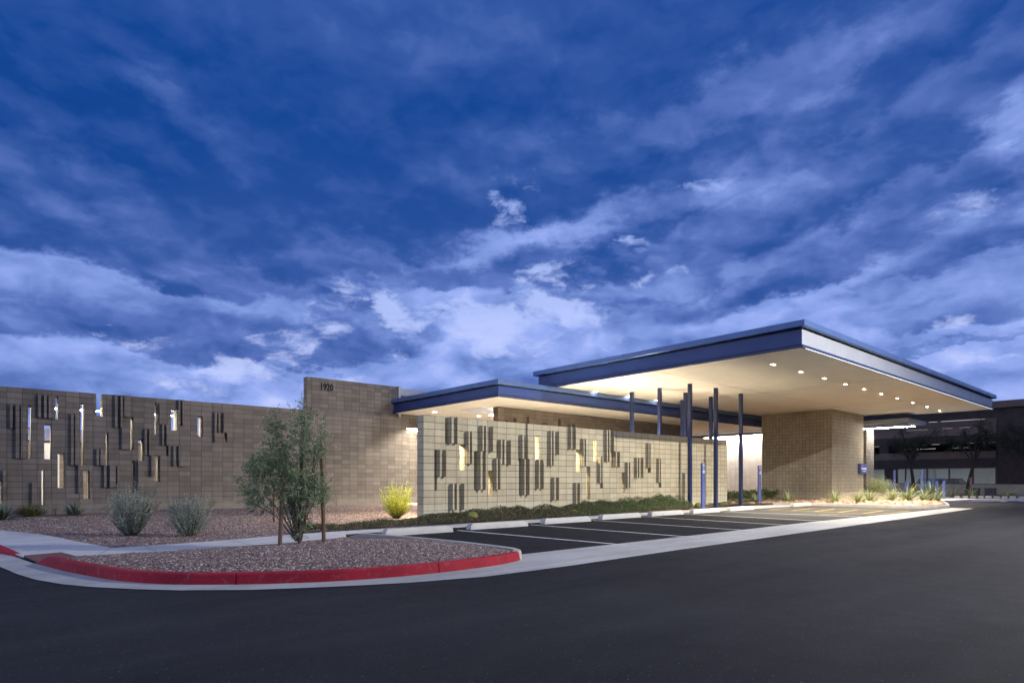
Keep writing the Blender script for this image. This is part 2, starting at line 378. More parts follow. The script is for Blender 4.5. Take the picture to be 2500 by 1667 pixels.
CONCW = mat_concrete('concrete_wheel_stop', (.40, .39, .36), (.55, .535, .49)); CONCK = mat_concrete('concrete_kerb', (.30, .28, .25), (.44, .41, .365))
def mat_gravel(name, cols, scale, bump=.02):
    k = M_(name, cols[0], .95, spec=.2); p = k.world(); w = k.noise(p, 60, 2, .6, True)
    sub = k.n('ShaderNodeVectorMath', operation='MULTIPLY_ADD'); k.l(w, sub.inputs[0]); sub.inputs[1].default_value = (.012, .012, .012); k.l(p, sub.inputs[2])
    vo = k.n('ShaderNodeTexVoronoi'); k.l(sub.outputs[0], vo.inputs['Vector']); vo.inputs['Scale'].default_value = scale
    sep = k.n('ShaderNodeSeparateColor'); k.l(vo.outputs['Color'], sep.inputs[0])
    c = k.ramp(sep.outputs[0], [(i/(len(cols)-1), q) for i, q in enumerate(cols)])
    c = k.mix(.9, c, k.ramp(vo.outputs['Distance'], [(.25, 1.), (.75, .35)]), 'MULTIPLY')
    c = k.mix(.5, c, k.ramp(k.noise(p, 1.1, 4), [(.3, .72), (.7, 1.25)]), 'MULTIPLY')
    h = k.math('SUBTRACT', 1., vo.outputs['Distance'])
    return k.out(c, k.bump(h, bump, 1.))
GCOL = [(.09, .065, .056), (.19, .135, .112), (.135, .092, .078), (.27, .195, .165), (.17, .118, .098), (.42, .35, .30)]
GRAV = mat_gravel('gravel', GCOL, 34); GRAVF = mat_gravel('gravel_far', [tuple(v*1.5 for v in c) for c in GCOL], 26); SOIL = mat_gravel('soil', [(.16, .10, .07), (.24, .155, .105), (.30, .20, .14)], 40, .008)
k = M_('gravel_stone', (.2, .15, .13), .9, spec=.25); uv = k.coord('UV'); s_ = k.n('ShaderNodeSeparateXYZ'); k.l(uv, s_.inputs[0])
STONE = k.out(k.ramp(s_.outputs[0], [(0, (.06, .04, .034)), (.3, (.145, .10, .083)), (.55, (.21, .145, .12)), (.8, (.30, .215, .18)), (.93, (.46, .38, .33)), (1, (.64, .57, .52))]))
k = M_('river_rock', (.4, .3, .2), .85, spec=.3); uv = k.coord('UV'); s_ = k.n('ShaderNodeSeparateXYZ'); k.l(uv, s_.inputs[0])
ROCK = k.out(k.mix(.5, k.ramp(s_.outputs[0], [(0, (.14, .085, .06)), (.3, (.30, .20, .135)), (.6, (.40, .28, .19)), (.85, (.46, .36, .27)), (1, (.34, .21, .155))]), k.ramp(k.noise(k.world(), 14, 4), [(.3, .6), (.7, 1.3)]), 'MULTIPLY'), k.bump(k.noise(k.world(), 30, 3), .01))
def mat_leaf(name, stops, trans=.25, rough=.6):
    k = M_(name, stops[0][1], rough, spec=.3); uv = k.coord('UV'); s_ = k.n('ShaderNodeSeparateXYZ'); k.l(uv, s_.inputs[0])
    c = k.ramp(s_.outputs[0], stops); k.out(c)
    tr = k.n('ShaderNodeBsdfTranslucent'); k.l(c, tr.inputs[0]); mx = k.n('ShaderNodeMixShader'); mx.inputs[0].default_value = trans
    k.l(k.b.outputs[0], mx.inputs[1]); k.l(tr.outputs[0], mx.inputs[2]); k.l(mx.outputs[0], k.t.nodes['Material Output'].inputs[0]); return k.m
LF_TREE = mat_leaf('leaf_mesquite', [(0, (.08, .12, .055)), (.4, (.17, .235, .115)), (.75, (.26, .34, .18)), (1, (.38, .47, .27))])
LF_SAGE = mat_leaf('leaf_sage', [(0, (.12, .145, .105)), (.4, (.23, .265, .20)), (.8, (.37, .41, .33)), (1, (.52, .56, .47))], .15)
LF_AGAVE = mat_leaf('leaf_agave', [(0, (.045, .07, .055)), (.5, (.08, .115, .09)), (1, (.13, .17, .135))], .05, .5)
LF_OLIVE = mat_leaf('leaf_olive', [(0, (.05, .06, .02)), (.5, (.09, .105, .035)), (1, (.15, .16, .06))], .2)
LF_YEL = mat_leaf('leaf_brittle', [(0, (.30, .34, .025)), (.5, (.50, .54, .04)), (1, (.65, .68, .09))], .35)
LF_COVER = mat_leaf('leaf_ground_cover', [(0, (.045, .06, .024)), (.35, (.08, .115, .042)), (.7, (.12, .175, .06)), (.9, (.19, .23, .095)), (1, (.20, .12, .07))], .15)
LF_COVERB = mat_leaf('leaf_ground_cover_dry', [(0, (.045, .045, .022)), (.35, (.085, .085, .04)), (.6, (.11, .12, .05)), (.8, (.17, .15, .085)), (1, (.22, .14, .09))], .15)
LF_YUC = mat_leaf('leaf_yucca', [(0, (.15, .19, .07)), (.5, (.28, .33, .13)), (1, (.50, .53, .28))], .15, .5)
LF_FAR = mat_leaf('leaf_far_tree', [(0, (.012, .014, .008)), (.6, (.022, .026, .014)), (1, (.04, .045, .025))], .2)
k = M_('bark', (.09, .065, .045), .9); BARK = k.out(k.ramp(k.noise(k.coord('Object', (9, 9, 2)), 3, 5), [(.3, (.05, .038, .028)), (.7, (.14, .10, .07))]), k.bump(k.noise(k.coord('Object', (9, 9, 2)), 6, 4), .01))
BARKD = M_('bark_dark', (.02, .016, .013), .9).m
k = M_('stake_wood', (.12, .075, .04), .85); STAKE = k.out(k.ramp(k.noise(k.coord('Object', (14, 14, 1.2)), 3, 5), [(.3, (.085, .05, .028)), (.7, (.17, .105, .058))]), k.bump(k.noise(k.coord('Object', (20, 20, 1.5)), 3, 4), .006))
def mat_paint(name, col, rough=.42, var=.12, metal=0.):
    k = M_(name, col, rough, metal); p = k.world(); n = k.noise(p, 1.3, 4, .6)
    return k.out(k.mix(var*2, col, k.ramp(n, [(.3, .55), (.7, 1.3)]), 'MULTIPLY'), k.bump(k.noise(p, 70, 2), .0006, .4), k.ramp(k.noise(p, 2.5, 3), [(.3, rough*.85), (.7, min(1, rough*1.2))]))
BLUE = mat_paint('paint_blue', (.017, .040, .155), .38); NAVY = mat_paint('paint_navy', (.016, .027, .085), .4); BLUEC = mat_paint('paint_blue_cap', (.075, .13, .29), .32, metal=.3)
BLUEP = mat_paint('paint_blue_post', (.072, .10, .275), .4); SILVER = mat_paint('panel_silver', (.33, .345, .37), .38, .08, .15)
SOFF = mat_paint('plaster_soffit', (.84, .78, .68), .9, .05)
GREYM = mat_paint('metal_grey', (.30, .31, .33), .4, .08, .5); DARKM = mat_paint('metal_dark', (.03, .03, .034), .45)
k = M_('kerb_red', (.30, .03, .045), .7, spec=.2); p_ = k.world()
RED = k.out(k.mix(k.ramp(k.noise(p_, 11, 7, .75), [(.55, 0.), (.70, .75)]), k.ramp(k.noise(p_, 1.6, 4), [(.3, (.22, .009, .018)), (.7, (.34, .016, .030))]), (.22, .13, .12)), k.bump(k.noise(p_, 40, 4), .004, .6))
DOME = mat_paint('warning_tile', (.15, .065, .06), .7, .2)
WHITEP = None
k = M_('road_paint_white', (.6, .6, .58), .7); p_ = k.world(); WHITEP = k.out(k.mix(k.ramp(k.noise(p_, 26, 5, .7), [(.45, 0.), (.68, .75)]), (.66, .66, .64), (.16, .16, .165)))
k = M_('road_paint_yellow', (.6, .42, .1), .7); p_ = k.world(); YELP = k.out(k.mix(k.ramp(k.noise(p_, 22, 5, .7), [(.45, 0.), (.7, .75)]), (.34, .245, .08), (.09, .08, .06)))
NUM = M_('metal_number', (.010, .012, .020), .7, spec=.2).m; SIGNW = M_('sign_white', (.80, .82, .88), .5).m; SIGNO = M_('sign_orange', (.75, .35, .22), .5).m
LENS = mat_emit('downlight_lens', (1., .92, .80), 60.); BARL = mat_emit('bar_light', (1., .86, .64), 480.); BARU = mat_emit('unseen_uplight', (1., .84, .62), 330.); BARH = mat_emit('bar_light_high', (1., .86, .64), 1100.); BARS = mat_emit('bar_light_soft', (1., .86, .64), 130.); BARW = mat_emit('strip_light', (1., .93, .82), 700.)
COVE = mat_emit('edge_light', (.9, .95, 1.), 1.6); INT2 = mat_emit('garage_tube', (1., .97, .9), 1.1); INT = mat_emit('office_ceiling_light', (1., .97, .9), 30.); LAMPH = mat_emit('lot_lamp_lens', (1., .97, .93), 40.)
GLASS = M_('window_glass', (.02, .022, .025), .05, spec=.6).m
k = M_('clear_glass', (1, 1, 1), .0); k.b.inputs['Transmission Weight'].default_value = 1.; k.b.inputs['IOR'].default_value = 1.1; CLEAR = k.m
BROWN = mat_paint('panel_brown', (.095, .062, .050), .7, .15); BROWND = mat_paint('panel_dark', (.022, .012, .0095), .7, .15); TAN = mat_paint('stucco_tan', (.30, .25, .20), .9, .1)
ROOMW = mat_paint('room_wall', (.55, .58, .62), .9, .05); CARB = mat_paint('car_blue', (.03, .09, .30), .25); CARD = mat_paint('car_dark', (.03, .035, .037), .25)
CACT = mat_leaf('cactus_flesh', [(0, (.20, .20, .05)), (.5, (.34, .33, .09)), (1, (.55, .52, .20))], .1)
PINK = mat_leaf('flower_coral', [(0, (.40, .14, .11)), (1, (.55, .27, .21))], .2)
# ------------------------------------------------------------------ ground and paving
def struct(o): o['kind'] = 'structure'; return o
def sheet(name, poly, z, mat, step=None, zf=None, thick=0.):
    """a flat or gently shaped ground sheet; with step it is cut to a grid so that zf can shape it"""
    bm = bmesh.new(); vs = [bm.verts.new((p[0], p[1], 0)) for p in poly]; f = bm.faces.new(vs); f.normal_update()
    if f.normal.z < 0: f.normal_flip()
    if step:
        xs = [p[0] for p in poly]; ys = [p[1] for p in poly]
        for ax, lo, hi in ((0, min(xs), max(xs)), (1, min(ys), max(ys))):
            t = math.floor(lo/step)*step+step
            while t < hi:
                co = [0, 0, 0]; no = [0, 0, 0]; co[ax] = t; no[ax] = 1
                bmesh.ops.bisect_plane(bm, geom=bm.verts[:]+bm.edges[:]+bm.faces[:], plane_co=co, plane_no=no, dist=1e-5); t += step
    for v in bm.verts: v.co.z = zf(v.co.x, v.co.y) if zf else z
    if thick:
        r = bmesh.ops.extrude_face_region(bm, geom=bm.faces[:])
        for g in r['geom']:
            if isinstance(g, bmesh.types.BMVert): g.co.z -= 0
        for v in [g for g in r['geom'] if isinstance(g, bmesh.types.BMVert)]: pass
        low = [v for v in bm.verts if v not in set(g for g in r['geom'] if isinstance(g, bmesh.types.BMVert))]
        for v in low: v.co.z -= thick
    me = bpy.data.meshes.new(name); bm.normal_update(); bm.to_mesh(me); bm.free(); me.materials.append(mat)
    o = bpy.data.objects.new(name, me); COL.objects.link(o); return struct(o)
from mathutils import noise as mnoise
def hn(x, y, s=1.): return mnoise.noise(Vector((x*s, y*s, 3.7)))
sheet('road', [(-300, -300), (700, -300), (700, 700), (-300, 700)], 0., ASPH)
sheet('parking_lot', [(6.6, 7.6), (19.6, 7.6), (19.6, 13.5), (6.3, 13.5)], .004, ASPHP)
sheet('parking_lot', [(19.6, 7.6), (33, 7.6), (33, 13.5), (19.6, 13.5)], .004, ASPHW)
GUT_OUT = [(-1.5, 17.5), (-.4, 14.2), (.27, 11.64), (.43, 10.53), (.58, 9.81), (.80, 9.16), (1.03, 8.72), (1.40, 8.19), (1.77, 7.77), (2.40, 7.26), (2.89, 7.0), (3.31, 6.79), (4.0, 6.5), (5.0, 6.25), (6.5, 6.22), (9.65, 6.35), (16.6, 6.52), (24.0, 6.66), (33.5, 6.95)]
KERB = [(.66, 11.80), (.76, 11.34), (.90, 10.60), (1.09, 9.85), (1.27, 9.22), (1.49, 8.71), (1.87, 8.19), (2.37, 7.75), (3.0, 7.36), (3.47, 7.15), (4.10, 6.99), (4.76, 6.92), (5.40, 6.93), (5.91, 6.99), (6.30, 7.10), (6.48, 7.19)]
KERB2 = [(6.48, 7.19), (6.68, 7.36), (6.80, 7.60), (6.83, 7.90), (6.82, 8.6), (6.78, 9.4), (6.62, 10.5), (6.45, 11.3), (6.25, 11.95), (6.12, 12.45)]
sheet('gutter', GUT_OUT+[(33.75, 7.86), (31.5, 7.75), (19, 7.95), (12.5, 7.8), (6.95, 7.72)]+[(x, y+.03) for x, y in KERB2[3:4]]+KERB[::-1]+[(.5, 12.95), (.2, 14.6), (-.6, 17.5)], .008, CONCG)
WALK_NEAR = [(.58, 12.87), (1.12, 13.0), (1.25, 12.12), (1.66, 12.04), (2.45, 11.98), (3.2, 11.9), (4.73, 11.95), (5.6, 12.2), (6.12, 12.5), (6.5, 13.3), (30.4, 13.3)]
WALK_FAR = [(30.2, 14.5), (28.7, 14.75), (25.9, 14.85), (23.0, 14.45), (15.5, 14.15), (10.2, 13.96), (6.5, 14.0), (5.4, 13.8), (3.6, 13.36), (2.7, 13.27), (1.9, 13.22), (1.55, 15.16), (1.14, 17.74), (.46, 19.68), (-.6, 22.2), (-3.5, 24.5), (-6, 24.5), (-3, 17), (-.6, 15.6), (.33, 14.0)]
sheet('sidewalk', WALK_NEAR+WALK_FAR, .03, CONC, thick=.2)
mb = MB()                                                     # saw-cut joints across the walk
for (x0, y0, x1, y1) in [(2.35, 11.97, 2.40, 13.25), (3.95, 11.9, 3.98, 13.42), (5.2, 12.1, 5.2, 13.72), (7.6, 13.3, 7.6, 13.97)]+[(9.1+1.52*i, 13.3, 9.1+1.52*i, 14.0) for i in range(14)]+[(.5, 14.9, 1.55, 15.16), (-.2, 16.6, 1.25, 17.1), (1.5, 12.05, 1.86, 13.2)]:
    d = Vector((x1-x0, y1-y0, 0)).normalized(); s = Vector((-d.y, d.x, 0))*.006
    mb.face([(x0-s.x, y0-s.y, .0325), (x0+s.x, y0+s.y, .0325), (x1+s.x, y1+s.y, .0325), (x1-s.x, y1-s.y, .0325)])
struct(mb.build('paving_joint', DARKM))
def island_z(x, y): return .035+.085*max(0, min(1, (11.9-y)/1.6))+.035*max(0, 1-((x-4.1)**2+(y-9.4)**2)/6)+.012*hn(x, y, 2.3)
isl = [(.80, 11.5), (.95, 10.6), (1.16, 9.85), (1.36, 9.22), (1.57, 8.76), (1.95, 8.26), (2.43, 7.84), (3.04, 7.45), (3.5, 7.24), (4.12, 7.09), (4.77, 7.02), (5.38, 7.03), (5.88, 7.09), (6.24, 7.19), (6.5, 7.36), (6.68, 7.7), (6.70, 8.6), (6.66, 9.4), (6.5, 10.5), (6.33, 11.25), (6.13, 11.9), (6.02, 12.4), (5.62, 12.24), (4.73, 12.0), (3.2, 11.95), (1.66, 12.1), (1.25, 12.14)]
sheet('gravel_island', isl, 0, GRAV, .3, island_z)
def bed_z(x, y): return .016+.05*max(0, min(1, (x-4)/3))*max(0, min(1, (y-14)/1.4))+(.009+.012*max(0, min(1, (y-21)/3)))*hn(x, y, .8)+.02*max(0, min(1, (y-20)/4))+max(0, y-22)*.004
bed = [(1.9, 13.2), (2.7, 13.25), (3.6, 13.33), (5.4, 13.76), (6.5, 13.95), (10.2, 13.94), (11.5, 14.0), (11.5, 15.5), (15.7, 15.9), (15.7, 27.2), (-6, 27.2), (-3.55, 24.4), (-.66, 22.16), (.40, 19.65), (1.08, 17.72), (1.49, 15.14), (1.84, 13.18)]
sheet('gravel_bed', bed, 0, GRAVF, .5, bed_z)
sheet('planting_bed', [(9.4, 13.97), (10.2, 13.94), (15.5, 14.13), (23.0, 14.43), (25.9, 14.83), (28.7, 14.73), (30.2, 14.48), (38, 14.4), (44.4, 20), (44.4, 26), (28, 26), (28, 15.6), (9.9, 15.6)], 0, SOIL, .5, lambda x, y: .03+.11*max(0, min(1, (y-14.1)/1.1))+.02*hn(x, y, 1.1))
sheet('courtyard_paving', [(15.6, 16.2), (28, 16.2), (28, 27.4), (15.6, 27.4)], .10, CONC)
sheet('courtyard_paving', [(-8, 27.2), (17, 27.2), (17, 37), (-8, 37)], .05, CONC)
# loose stones lying over the gravel sheets
def inside(poly, X, Y):
    r = np.zeros(len(X), bool); n = len(poly)
    for i in range(n):
        (x0, y0), (x1, y1) = poly[i], poly[(i+1) % n]
        c = ((y0 > Y) != (y1 > Y)) & (X < (x1-x0)*(Y-y0)/(y1-y0+1e-12)+x0); r ^= c
    return r
def stones(name, poly, n, smin, smax, zf, mat, flat=.6):
    xs = [p[0] for p in poly]; ys = [p[1] for p in poly]; X = rng.uniform(min(xs), max(xs), n); Y = rng.uniform(min(ys), max(ys), n)
    k = inside(poly, X, Y); X, Y = X[k], Y[k]; n = len(X); Z = np.array([zf(a, b) for a, b in zip(X, Y)])
    s = rng.uniform(smin, smax, n)**1.0
    base = np.array([[-1, -.6, 0], [.2, -1, .1], [1, .1, 0], [-.1, 1, .05], [-.25, -.2, 1], [.35, .25, .8]])
    tri = np.array([[0, 1, 4], [1, 5, 4], [1, 2, 5], [2, 3, 5], [3, 4, 5], [3, 0, 4]])
    a = rng.uniform(0, 6.28, n); ca, sa = np.cos(a), np.sin(a); sc = rng.uniform(.6, 1.15, (n, 3))*s[:, None]; sc[:, 2] *= flat
    V = base[None]*sc[:, None, :]+rng.normal(0, .10, (n, 6, 3))*s[:, None, None]
    VX = V[..., 0]*ca[:, None]-V[..., 1]*sa[:, None]; VY = V[..., 0]*sa[:, None]+V[..., 1]*ca[:, None]
    V = np.stack([VX+X[:, None], VY+Y[:, None], V[..., 2]+Z[:, None]], -1).reshape(-1, 3)
    Q = (tri[None]+6*np.arange(n)[:, None, None]).reshape(-1, 3); u = np.repeat(rng.random(n), 18)
    o = fast_mesh(name, V, Q, mat, uv=np.stack([u, u], 1)); return tag(o, kind='stuff')
stones('gravel_stones', [(x*.97+.12, y*.985+.13) for x, y in isl], 52000, .008, .024, island_z, STONE)
stones('gravel_stones', [(1.86, 13.2), (3.6, 13.34), (6.5, 14.0), (9.8, 14.0), (12.5, 17), (12.5, 24), (5, 26), (-1, 24), (-.6, 22.2), (.42, 19.68), (1.1, 17.74), (1.5, 15.16)], 52000, .012, .028, bed_z, STONE)

# ------------------------------------------------------------------ kerbs and markings
def sweep(mb, pts, prof, z0=0., taper_start=0., taper_end=0.):
    """profile (offset to the left of travel, height) swept along pts"""
    P2 = [Vector(p) for p in pts]; rows = []; acc = 0.; tot = sum((P2[i+1]-P2[i]).length for i in range(len(P2)-1))
    for i, p in enumerate(P2):
        d = (P2[min(i+1, len(P2)-1)]-P2[max(i-1, 0)]).normalized(); nrm = Vector((-d.y, d.x))
        if i: acc += (P2[i]-P2[i-1]).length
        h = 1.
        if taper_start: h = min(h, acc/taper_start)
        if taper_end: h = min(h, (tot-acc)/taper_end)
        rows.append([(p.x+nrm.x*o, p.y+nrm.y*o, z0+max(.004, z*h) if z > .001 else z0+z) for o, z in prof])
    for a, b in zip(rows, rows[1:]):
        for j in range(len(prof)-1): mb.face([a[j], b[j], b[j+1], a[j+1]])
    mb.face(rows[0][::-1]); mb.face(rows[-1])
def resample(pts, step=.12):
    P2 = [Vector(p) for p in pts]; out = []
    for i in range(len(P2)-1):                              # Catmull-Rom
        p0, p1, p2, p3 = P2[max(i-1, 0)], P2[i], P2[i+1], P2[min(i+2, len(P2)-1)]; n = max(2, int((p2-p1).length/step))
        for k in range(n):
            t = k/n; out.append(.5*((2*p1)+(-p0+p2)*t+(2*p0-5*p1+4*p2-p3)*t*t+(-p0+3*p1-3*p2+p3)*t**3))
    out.append(P2[-1]); return [tuple(q) for q in out]
PROF = [(0., -.02), (.012, .06), (.022, .122), (.034, .136), (.05, .142), (.14, .142), (.152, .134), (.156, -.02)]
kp = resample(KERB)
def nearest(pts, q): return min(range(len(pts)), key=lambda i: (pts[i][0]-q[0])**2+(pts[i][1]-q[1])**2)
cuts = [0, nearest(kp, (1.09, 9.85)), nearest(kp, (2.37, 7.75)), nearest(kp, (4.76, 6.92)), len(kp)-1]
mb = MB()
for i, (a, b) in enumerate(zip(cuts, cuts[1:])):
    seg = kp[a:b+1]; p, q = Vector(seg[-2]), Vector(seg[-1])
    if i < 3: seg = seg[:-1]+[tuple(p+(q-p)*.90)]
    sweep(mb, seg, PROF, taper_start=.5 if i == 0 else 0.)
struct(mb.build('red_kerb', RED))
mb = MB(); k2 = resample(KERB2); c2 = nearest(k2, (6.8, 9.0))
sweep(mb, k2[:c2], PROF); sweep(mb, [tuple(Vector(k2[c2-1])+(Vector(k2[c2])-Vector(k2[c2-1]))*.1)]+k2[c2:], PROF, taper_end=.6); struct(mb.build('kerb', CONCK))
mb = MB(); sweep(mb, [(-1.1, 16.2), (-.6, 15.5), (-.15, 14.75), (.18, 14.2), (.50, 12.98)], PROF, taper_end=1.3); struct(mb.build('red_kerb', RED))
# ramp warning tile with truncated domes
root = thing('warning_tile', 'brick red ribbed tactile tile beside the low tapered end of the red kerb', 'tactile tile', (.9, 12.4, 0))
mb = MB(); tile = [(.60, 12.80), (1.11, 12.96), (1.24, 12.10), (.72, 11.78)]; mb.prism(tile, .01, .036); mb.build('base_plate', DOME, root)
mb = MB(); A, B, Cc, Dd = [Vector(p) for p in tile]
for i in range(14):
    for j in range(22):
        s, t = (i+.5)/14, (j+.5)/22; q = (A*(1-s)+B*s)*(1-t)+(Dd*(1-s)+Cc*s)*t
        mb.lathe([(.014, 0), (.008, .007), (0, .0072)], (q.x, q.y, .036), 6)
mb.build('dome_field', DOME, root)
def line(mb, a, b, w, z=.0085):
    a, b = Vector((a[0], a[1], 0)), Vector((b[0], b[1], 0)); n = max(1, int((b-a).length/.5)); d = (b-a).normalized(); s = Vector((-d.y, d.x, 0))*w/2
    for i in range(n):
        p, q = a.lerp(b, i/n), a.lerp(b, (i+1)/n); mb.face([(p-s)[:2]+(z,), (q-s)[:2]+(z,), (q+s)[:2]+(z,), (p+s)[:2]+(z,)])
for a, b in [((9.10, 12.45), (9.50, 7.45)), ((11.82, 12.70), (11.92, 7.35)), ((14.58, 12.8), (14.55, 7.45)), ((17.4, 13.0), (17.1, 7.75)), ((19.95, 13.05), (19.6, 7.7)), ((22.55, 13.1), (22.9, 7.9))]:
    mb = MB(); line(mb, a, b, .10, .0125); struct(mb.build('parking_line', WHITEP))
for a, b in [((25.2, 12.3), (27.9, 12.66)), ((25.4, 11.4), (28.15, 11.75)), ((25.4, 10.5), (28.2, 10.8)), ((25.4, 9.6), (28.15, 9.86)), ((25.4, 8.7), (28.15, 8.9)), ((25.3, 12.7), (25.35, 8.2)), ((28.3, 12.9), (28.3, 8.0)), ((23.4, 9.5), (25.2, 8.2)), ((25.2, 8.2), (28.3, 8.0)), ((30.8, 12.6), (30.6, 8.2))]:
    mb = MB(); line(mb, a, b, .12, .0125); struct(mb.build('hatch_line', YELP))

# ------------------------------------------------------------------ right-hand island, far kerbs and walk
ISL2 = [(30.25, 14.55), (30.9, 13.6), (31.5, 12.4), (31.75, 11.0), (31.75, 9.4), (31.85, 8.5), (32.2, 8.0), (32.9, 7.80), (33.7, 7.88), (35.5, 8.35), (38.5, 9.2), (41.0, 9.9)]
def rock_z(x, y): return .11+.05*max(0, min(1, (x-32)/3))+.03*hn(x, y, 1.2)
sheet('rock_bed', [(30.4, 14.6), (31.05, 13.7), (31.65, 12.45), (31.88, 11.0), (31.88, 9.4), (31.98, 8.6), (32.3, 8.12), (32.9, 7.95), (33.65, 8.0), (35.5, 8.5), (38.5, 9.35), (41, 10.05), (41, 13), (44.4, 14.8), (44.4, 19.9), (37, 19.9), (33.2, 15.2)], 0, SOIL, .4, rock_z)
mb = MB(); pr = [(o, z*1.0) for o, z in PROF]; sweep(mb, resample(ISL2, .25), pr); struct(mb.build('kerb', CONCK))
stones('river_rocks', [(30.7, 14.5), (31.9, 12.45), (32.1, 11), (32.1, 9.2), (32.5, 8.3), (33.6, 8.2), (38.5, 9.6), (40.5, 10.3), (40.5, 12.2), (36.5, 14.2)], 1500, .05, .17, rock_z, ROCK, .75)
stones('river_rocks', [(27.5, 14.9), (30.5, 14.65), (36.5, 14.4), (37.3, 16), (37, 18), (30, 17.5)], 900, .04, .13, lambda x, y: .12, ROCK, .75)
sheet('sidewalk', [(41, 9.95), (43, 9.6), (45.5, 9.3), (47.2, 9.6), (48, 12), (58, 13.5), (58, 40), (45.5, 40), (45.5, 14.8), (41, 13)], .12, CONC, thick=.2)
sheet('planting_bed', [(46.5, 9.0), (48.5, 7.9), (52, 6.5), (60, 3.5), (60, 15), (48, 12.2)], .13, SOIL, thick=.2)
mb = MB(); sweep(mb, resample([(44.2, 9.6), (45.6, 9.0), (47.5, 7.95), (52, 6.0), (60, 2.5), (75, -4)], .6), PROF); struct(mb.build('kerb', CONC))
mb = MB()
for i in range(9): line(mb, (45.8+i*1.5, 8.1-i*.66), (46.7+i*1.5, 8.2-i*.62), .3, .006)
struct(mb.build('crossing_stripe', WHITEP))
# ------------------------------------------------------------------ block walls
def pierced_wall(mb, x0, x1, z0, z1, y0, y1, holes):
    """wall along X between planes y0 (front) and y1 with rectangular holes (xa, xb, za, zb)"""
    xs = sorted(set([x0, x1]+[h[0] for h in holes]+[h[1] for h in holes])); zs = sorted(set([z0, z1]+[h[2] for h in holes]+[h[3] for h in holes]))
    xs = [x for x in xs if x0 <= x <= x1]; zs = [z for z in zs if z0 <= z <= z1]
    def solid(i, j):
        if i < 0 or j < 0 or i >= len(xs)-1 or j >= len(zs)-1: return False
        cx, cz = (xs[i]+xs[i+1])/2, (zs[j]+zs[j+1])/2
        return not any(h[0] < cx < h[1] and h[2] < cz < h[3] for h in holes)
    for i in range(len(xs)-1):
        for j in range(len(zs)-1):
            if not solid(i, j): continue
            a, b, c, d = xs[i], xs[i+1], zs[j], zs[j+1]
            mb.face([(a, y0, c), (b, y0, c), (b, y0, d), (a, y0, d)]); mb.face([(b, y1, c), (a, y1, c), (a, y1, d), (b, y1, d)])
            if not solid(i-1, j): mb.face([(a, y1, c), (a, y0, c), (a, y0, d), (a, y1, d)])
            if not solid(i+1, j): mb.face([(b, y0, c), (b, y1, c), (b, y1, d), (b, y0, d)])
            if not solid(i, j-1): mb.face([(a, y1, c), (b, y1, c), (b, y0, c), (a, y0, c)])
            if not solid(i, j+1): mb.face([(a, y0, d), (b, y0, d), (b, y1, d), (a, y1, d)])
C8 = .2032
# lit screen wall in front of the entrance
Y0 = 15.35; ZB = .15
S_FINS = [(10.88, 10.96, 11, 15), (11.1, 11.15, 11, 15), (11.53, 11.57, 8, 13), (11.66, 11.72, 8, 13), (12.08, 12.13, 10, 14), (12.22, 12.27, 10, 14), (12.51, 12.55, 10, 14), (10.46, 10.52, 6, 10), (10.68, 10.73, 6, 10), (11.99, 12.07, 4, 10), (12.21, 12.26, 4, 10), (10.93, 10.98, 1, 5), (11.08, 11.13, 1, 5), (11.36, 11.41, 1, 5), (12.66, 12.7, 4, 9), (12.8, 12.84, 4, 9), (12.85, 12.89, 8, 12), (12.99, 13.04, 8, 12), (13.27, 13.32, 8, 12), (13.79, 13.86, 9, 13), (14.03, 14.07, 9, 13), (15.13, 15.17, 8, 14), (15.26, 15.32, 8, 14), (15.54, 15.58, 10, 14), (13.88, 13.92, 3, 9), (14.11, 14.17, 3, 9), (14.55, 14.59, 4, 9), (14.78, 14.82, 4, 9), (15.3, 15.37, 2, 6), (15.53, 15.57, 2, 6), (16.43, 16.47, 1, 5), (16.63, 16.67, 1, 5), (16.16, 16.21, 11, 15), (16.40, 16.44, 11, 15), (16.82, 16.86, 8, 13), (16.95, 16.99, 8, 13), (18.14, 18.19, 9, 15), (18.28, 18.34, 9, 15), (18.56, 18.6, 11, 15), (18.68, 18.72, 8, 11), (18.92, 18.96, 8, 11), (17.75, 17.8, 5, 10), (17.88, 17.93, 5, 10), (19.41, 19.47, 4, 9), (19.56, 19.62, 4, 9), (20.0, 20.05, 6, 10), (20.15, 20.22, 6, 10), (20.42, 20.46, 6, 10), (20.77, 20.81, 8, 13), (20.9, 20.94, 8, 13), (21.49, 21.54, 5, 10), (21.62, 21.66, 5, 10)]
S_OPEN = [(11.31, 11.52, 7, 11), (12.44, 12.63, 3, 7), (14.53, 14.73, 9, 13), (16.6, 16.81, 7, 11), (17.54, 17.74, 9, 13), (18.58, 18.68, 8, 11), (17.93, 18.09, 4, 5), (17.16, 17.37, 2, 8), (19.23, 19.40, 3, 7), (20.94, 21.15, 7, 8), (21.68, 21.89, 4, 5)]
S_NICHE = [(10.75, 10.875, 11, 15), (10.36, 10.455, 4, 10), (11.86, 11.985, 4, 10), (14.07, 14.17, 13, 15), (13.77, 13.875, 3, 9)]
cz = lambda n: ZB+n*C8
root = thing('screen_wall', 'cream block screen wall with paired fins and slots behind the parking bays', 'wall', (9.97, Y0, 0))
mb = MB(); pierced_wall(mb, 9.97, 27.24, -.1, cz(15), Y0, Y0+.33, [(a, b, cz(c), cz(d)+(.05 if d == 15 else 0)) for a, b, c, d in S_OPEN+S_NICHE])
for a, b, c, d in S_NICHE:                                   # niches are closed at their back
    mb.face([(a, Y0+.20, cz(c)), (b, Y0+.20, cz(c)), (b, Y0+.20, cz(d)), (a, Y0+.20, cz(d))])
mb.build('wall', CMU_S, root)
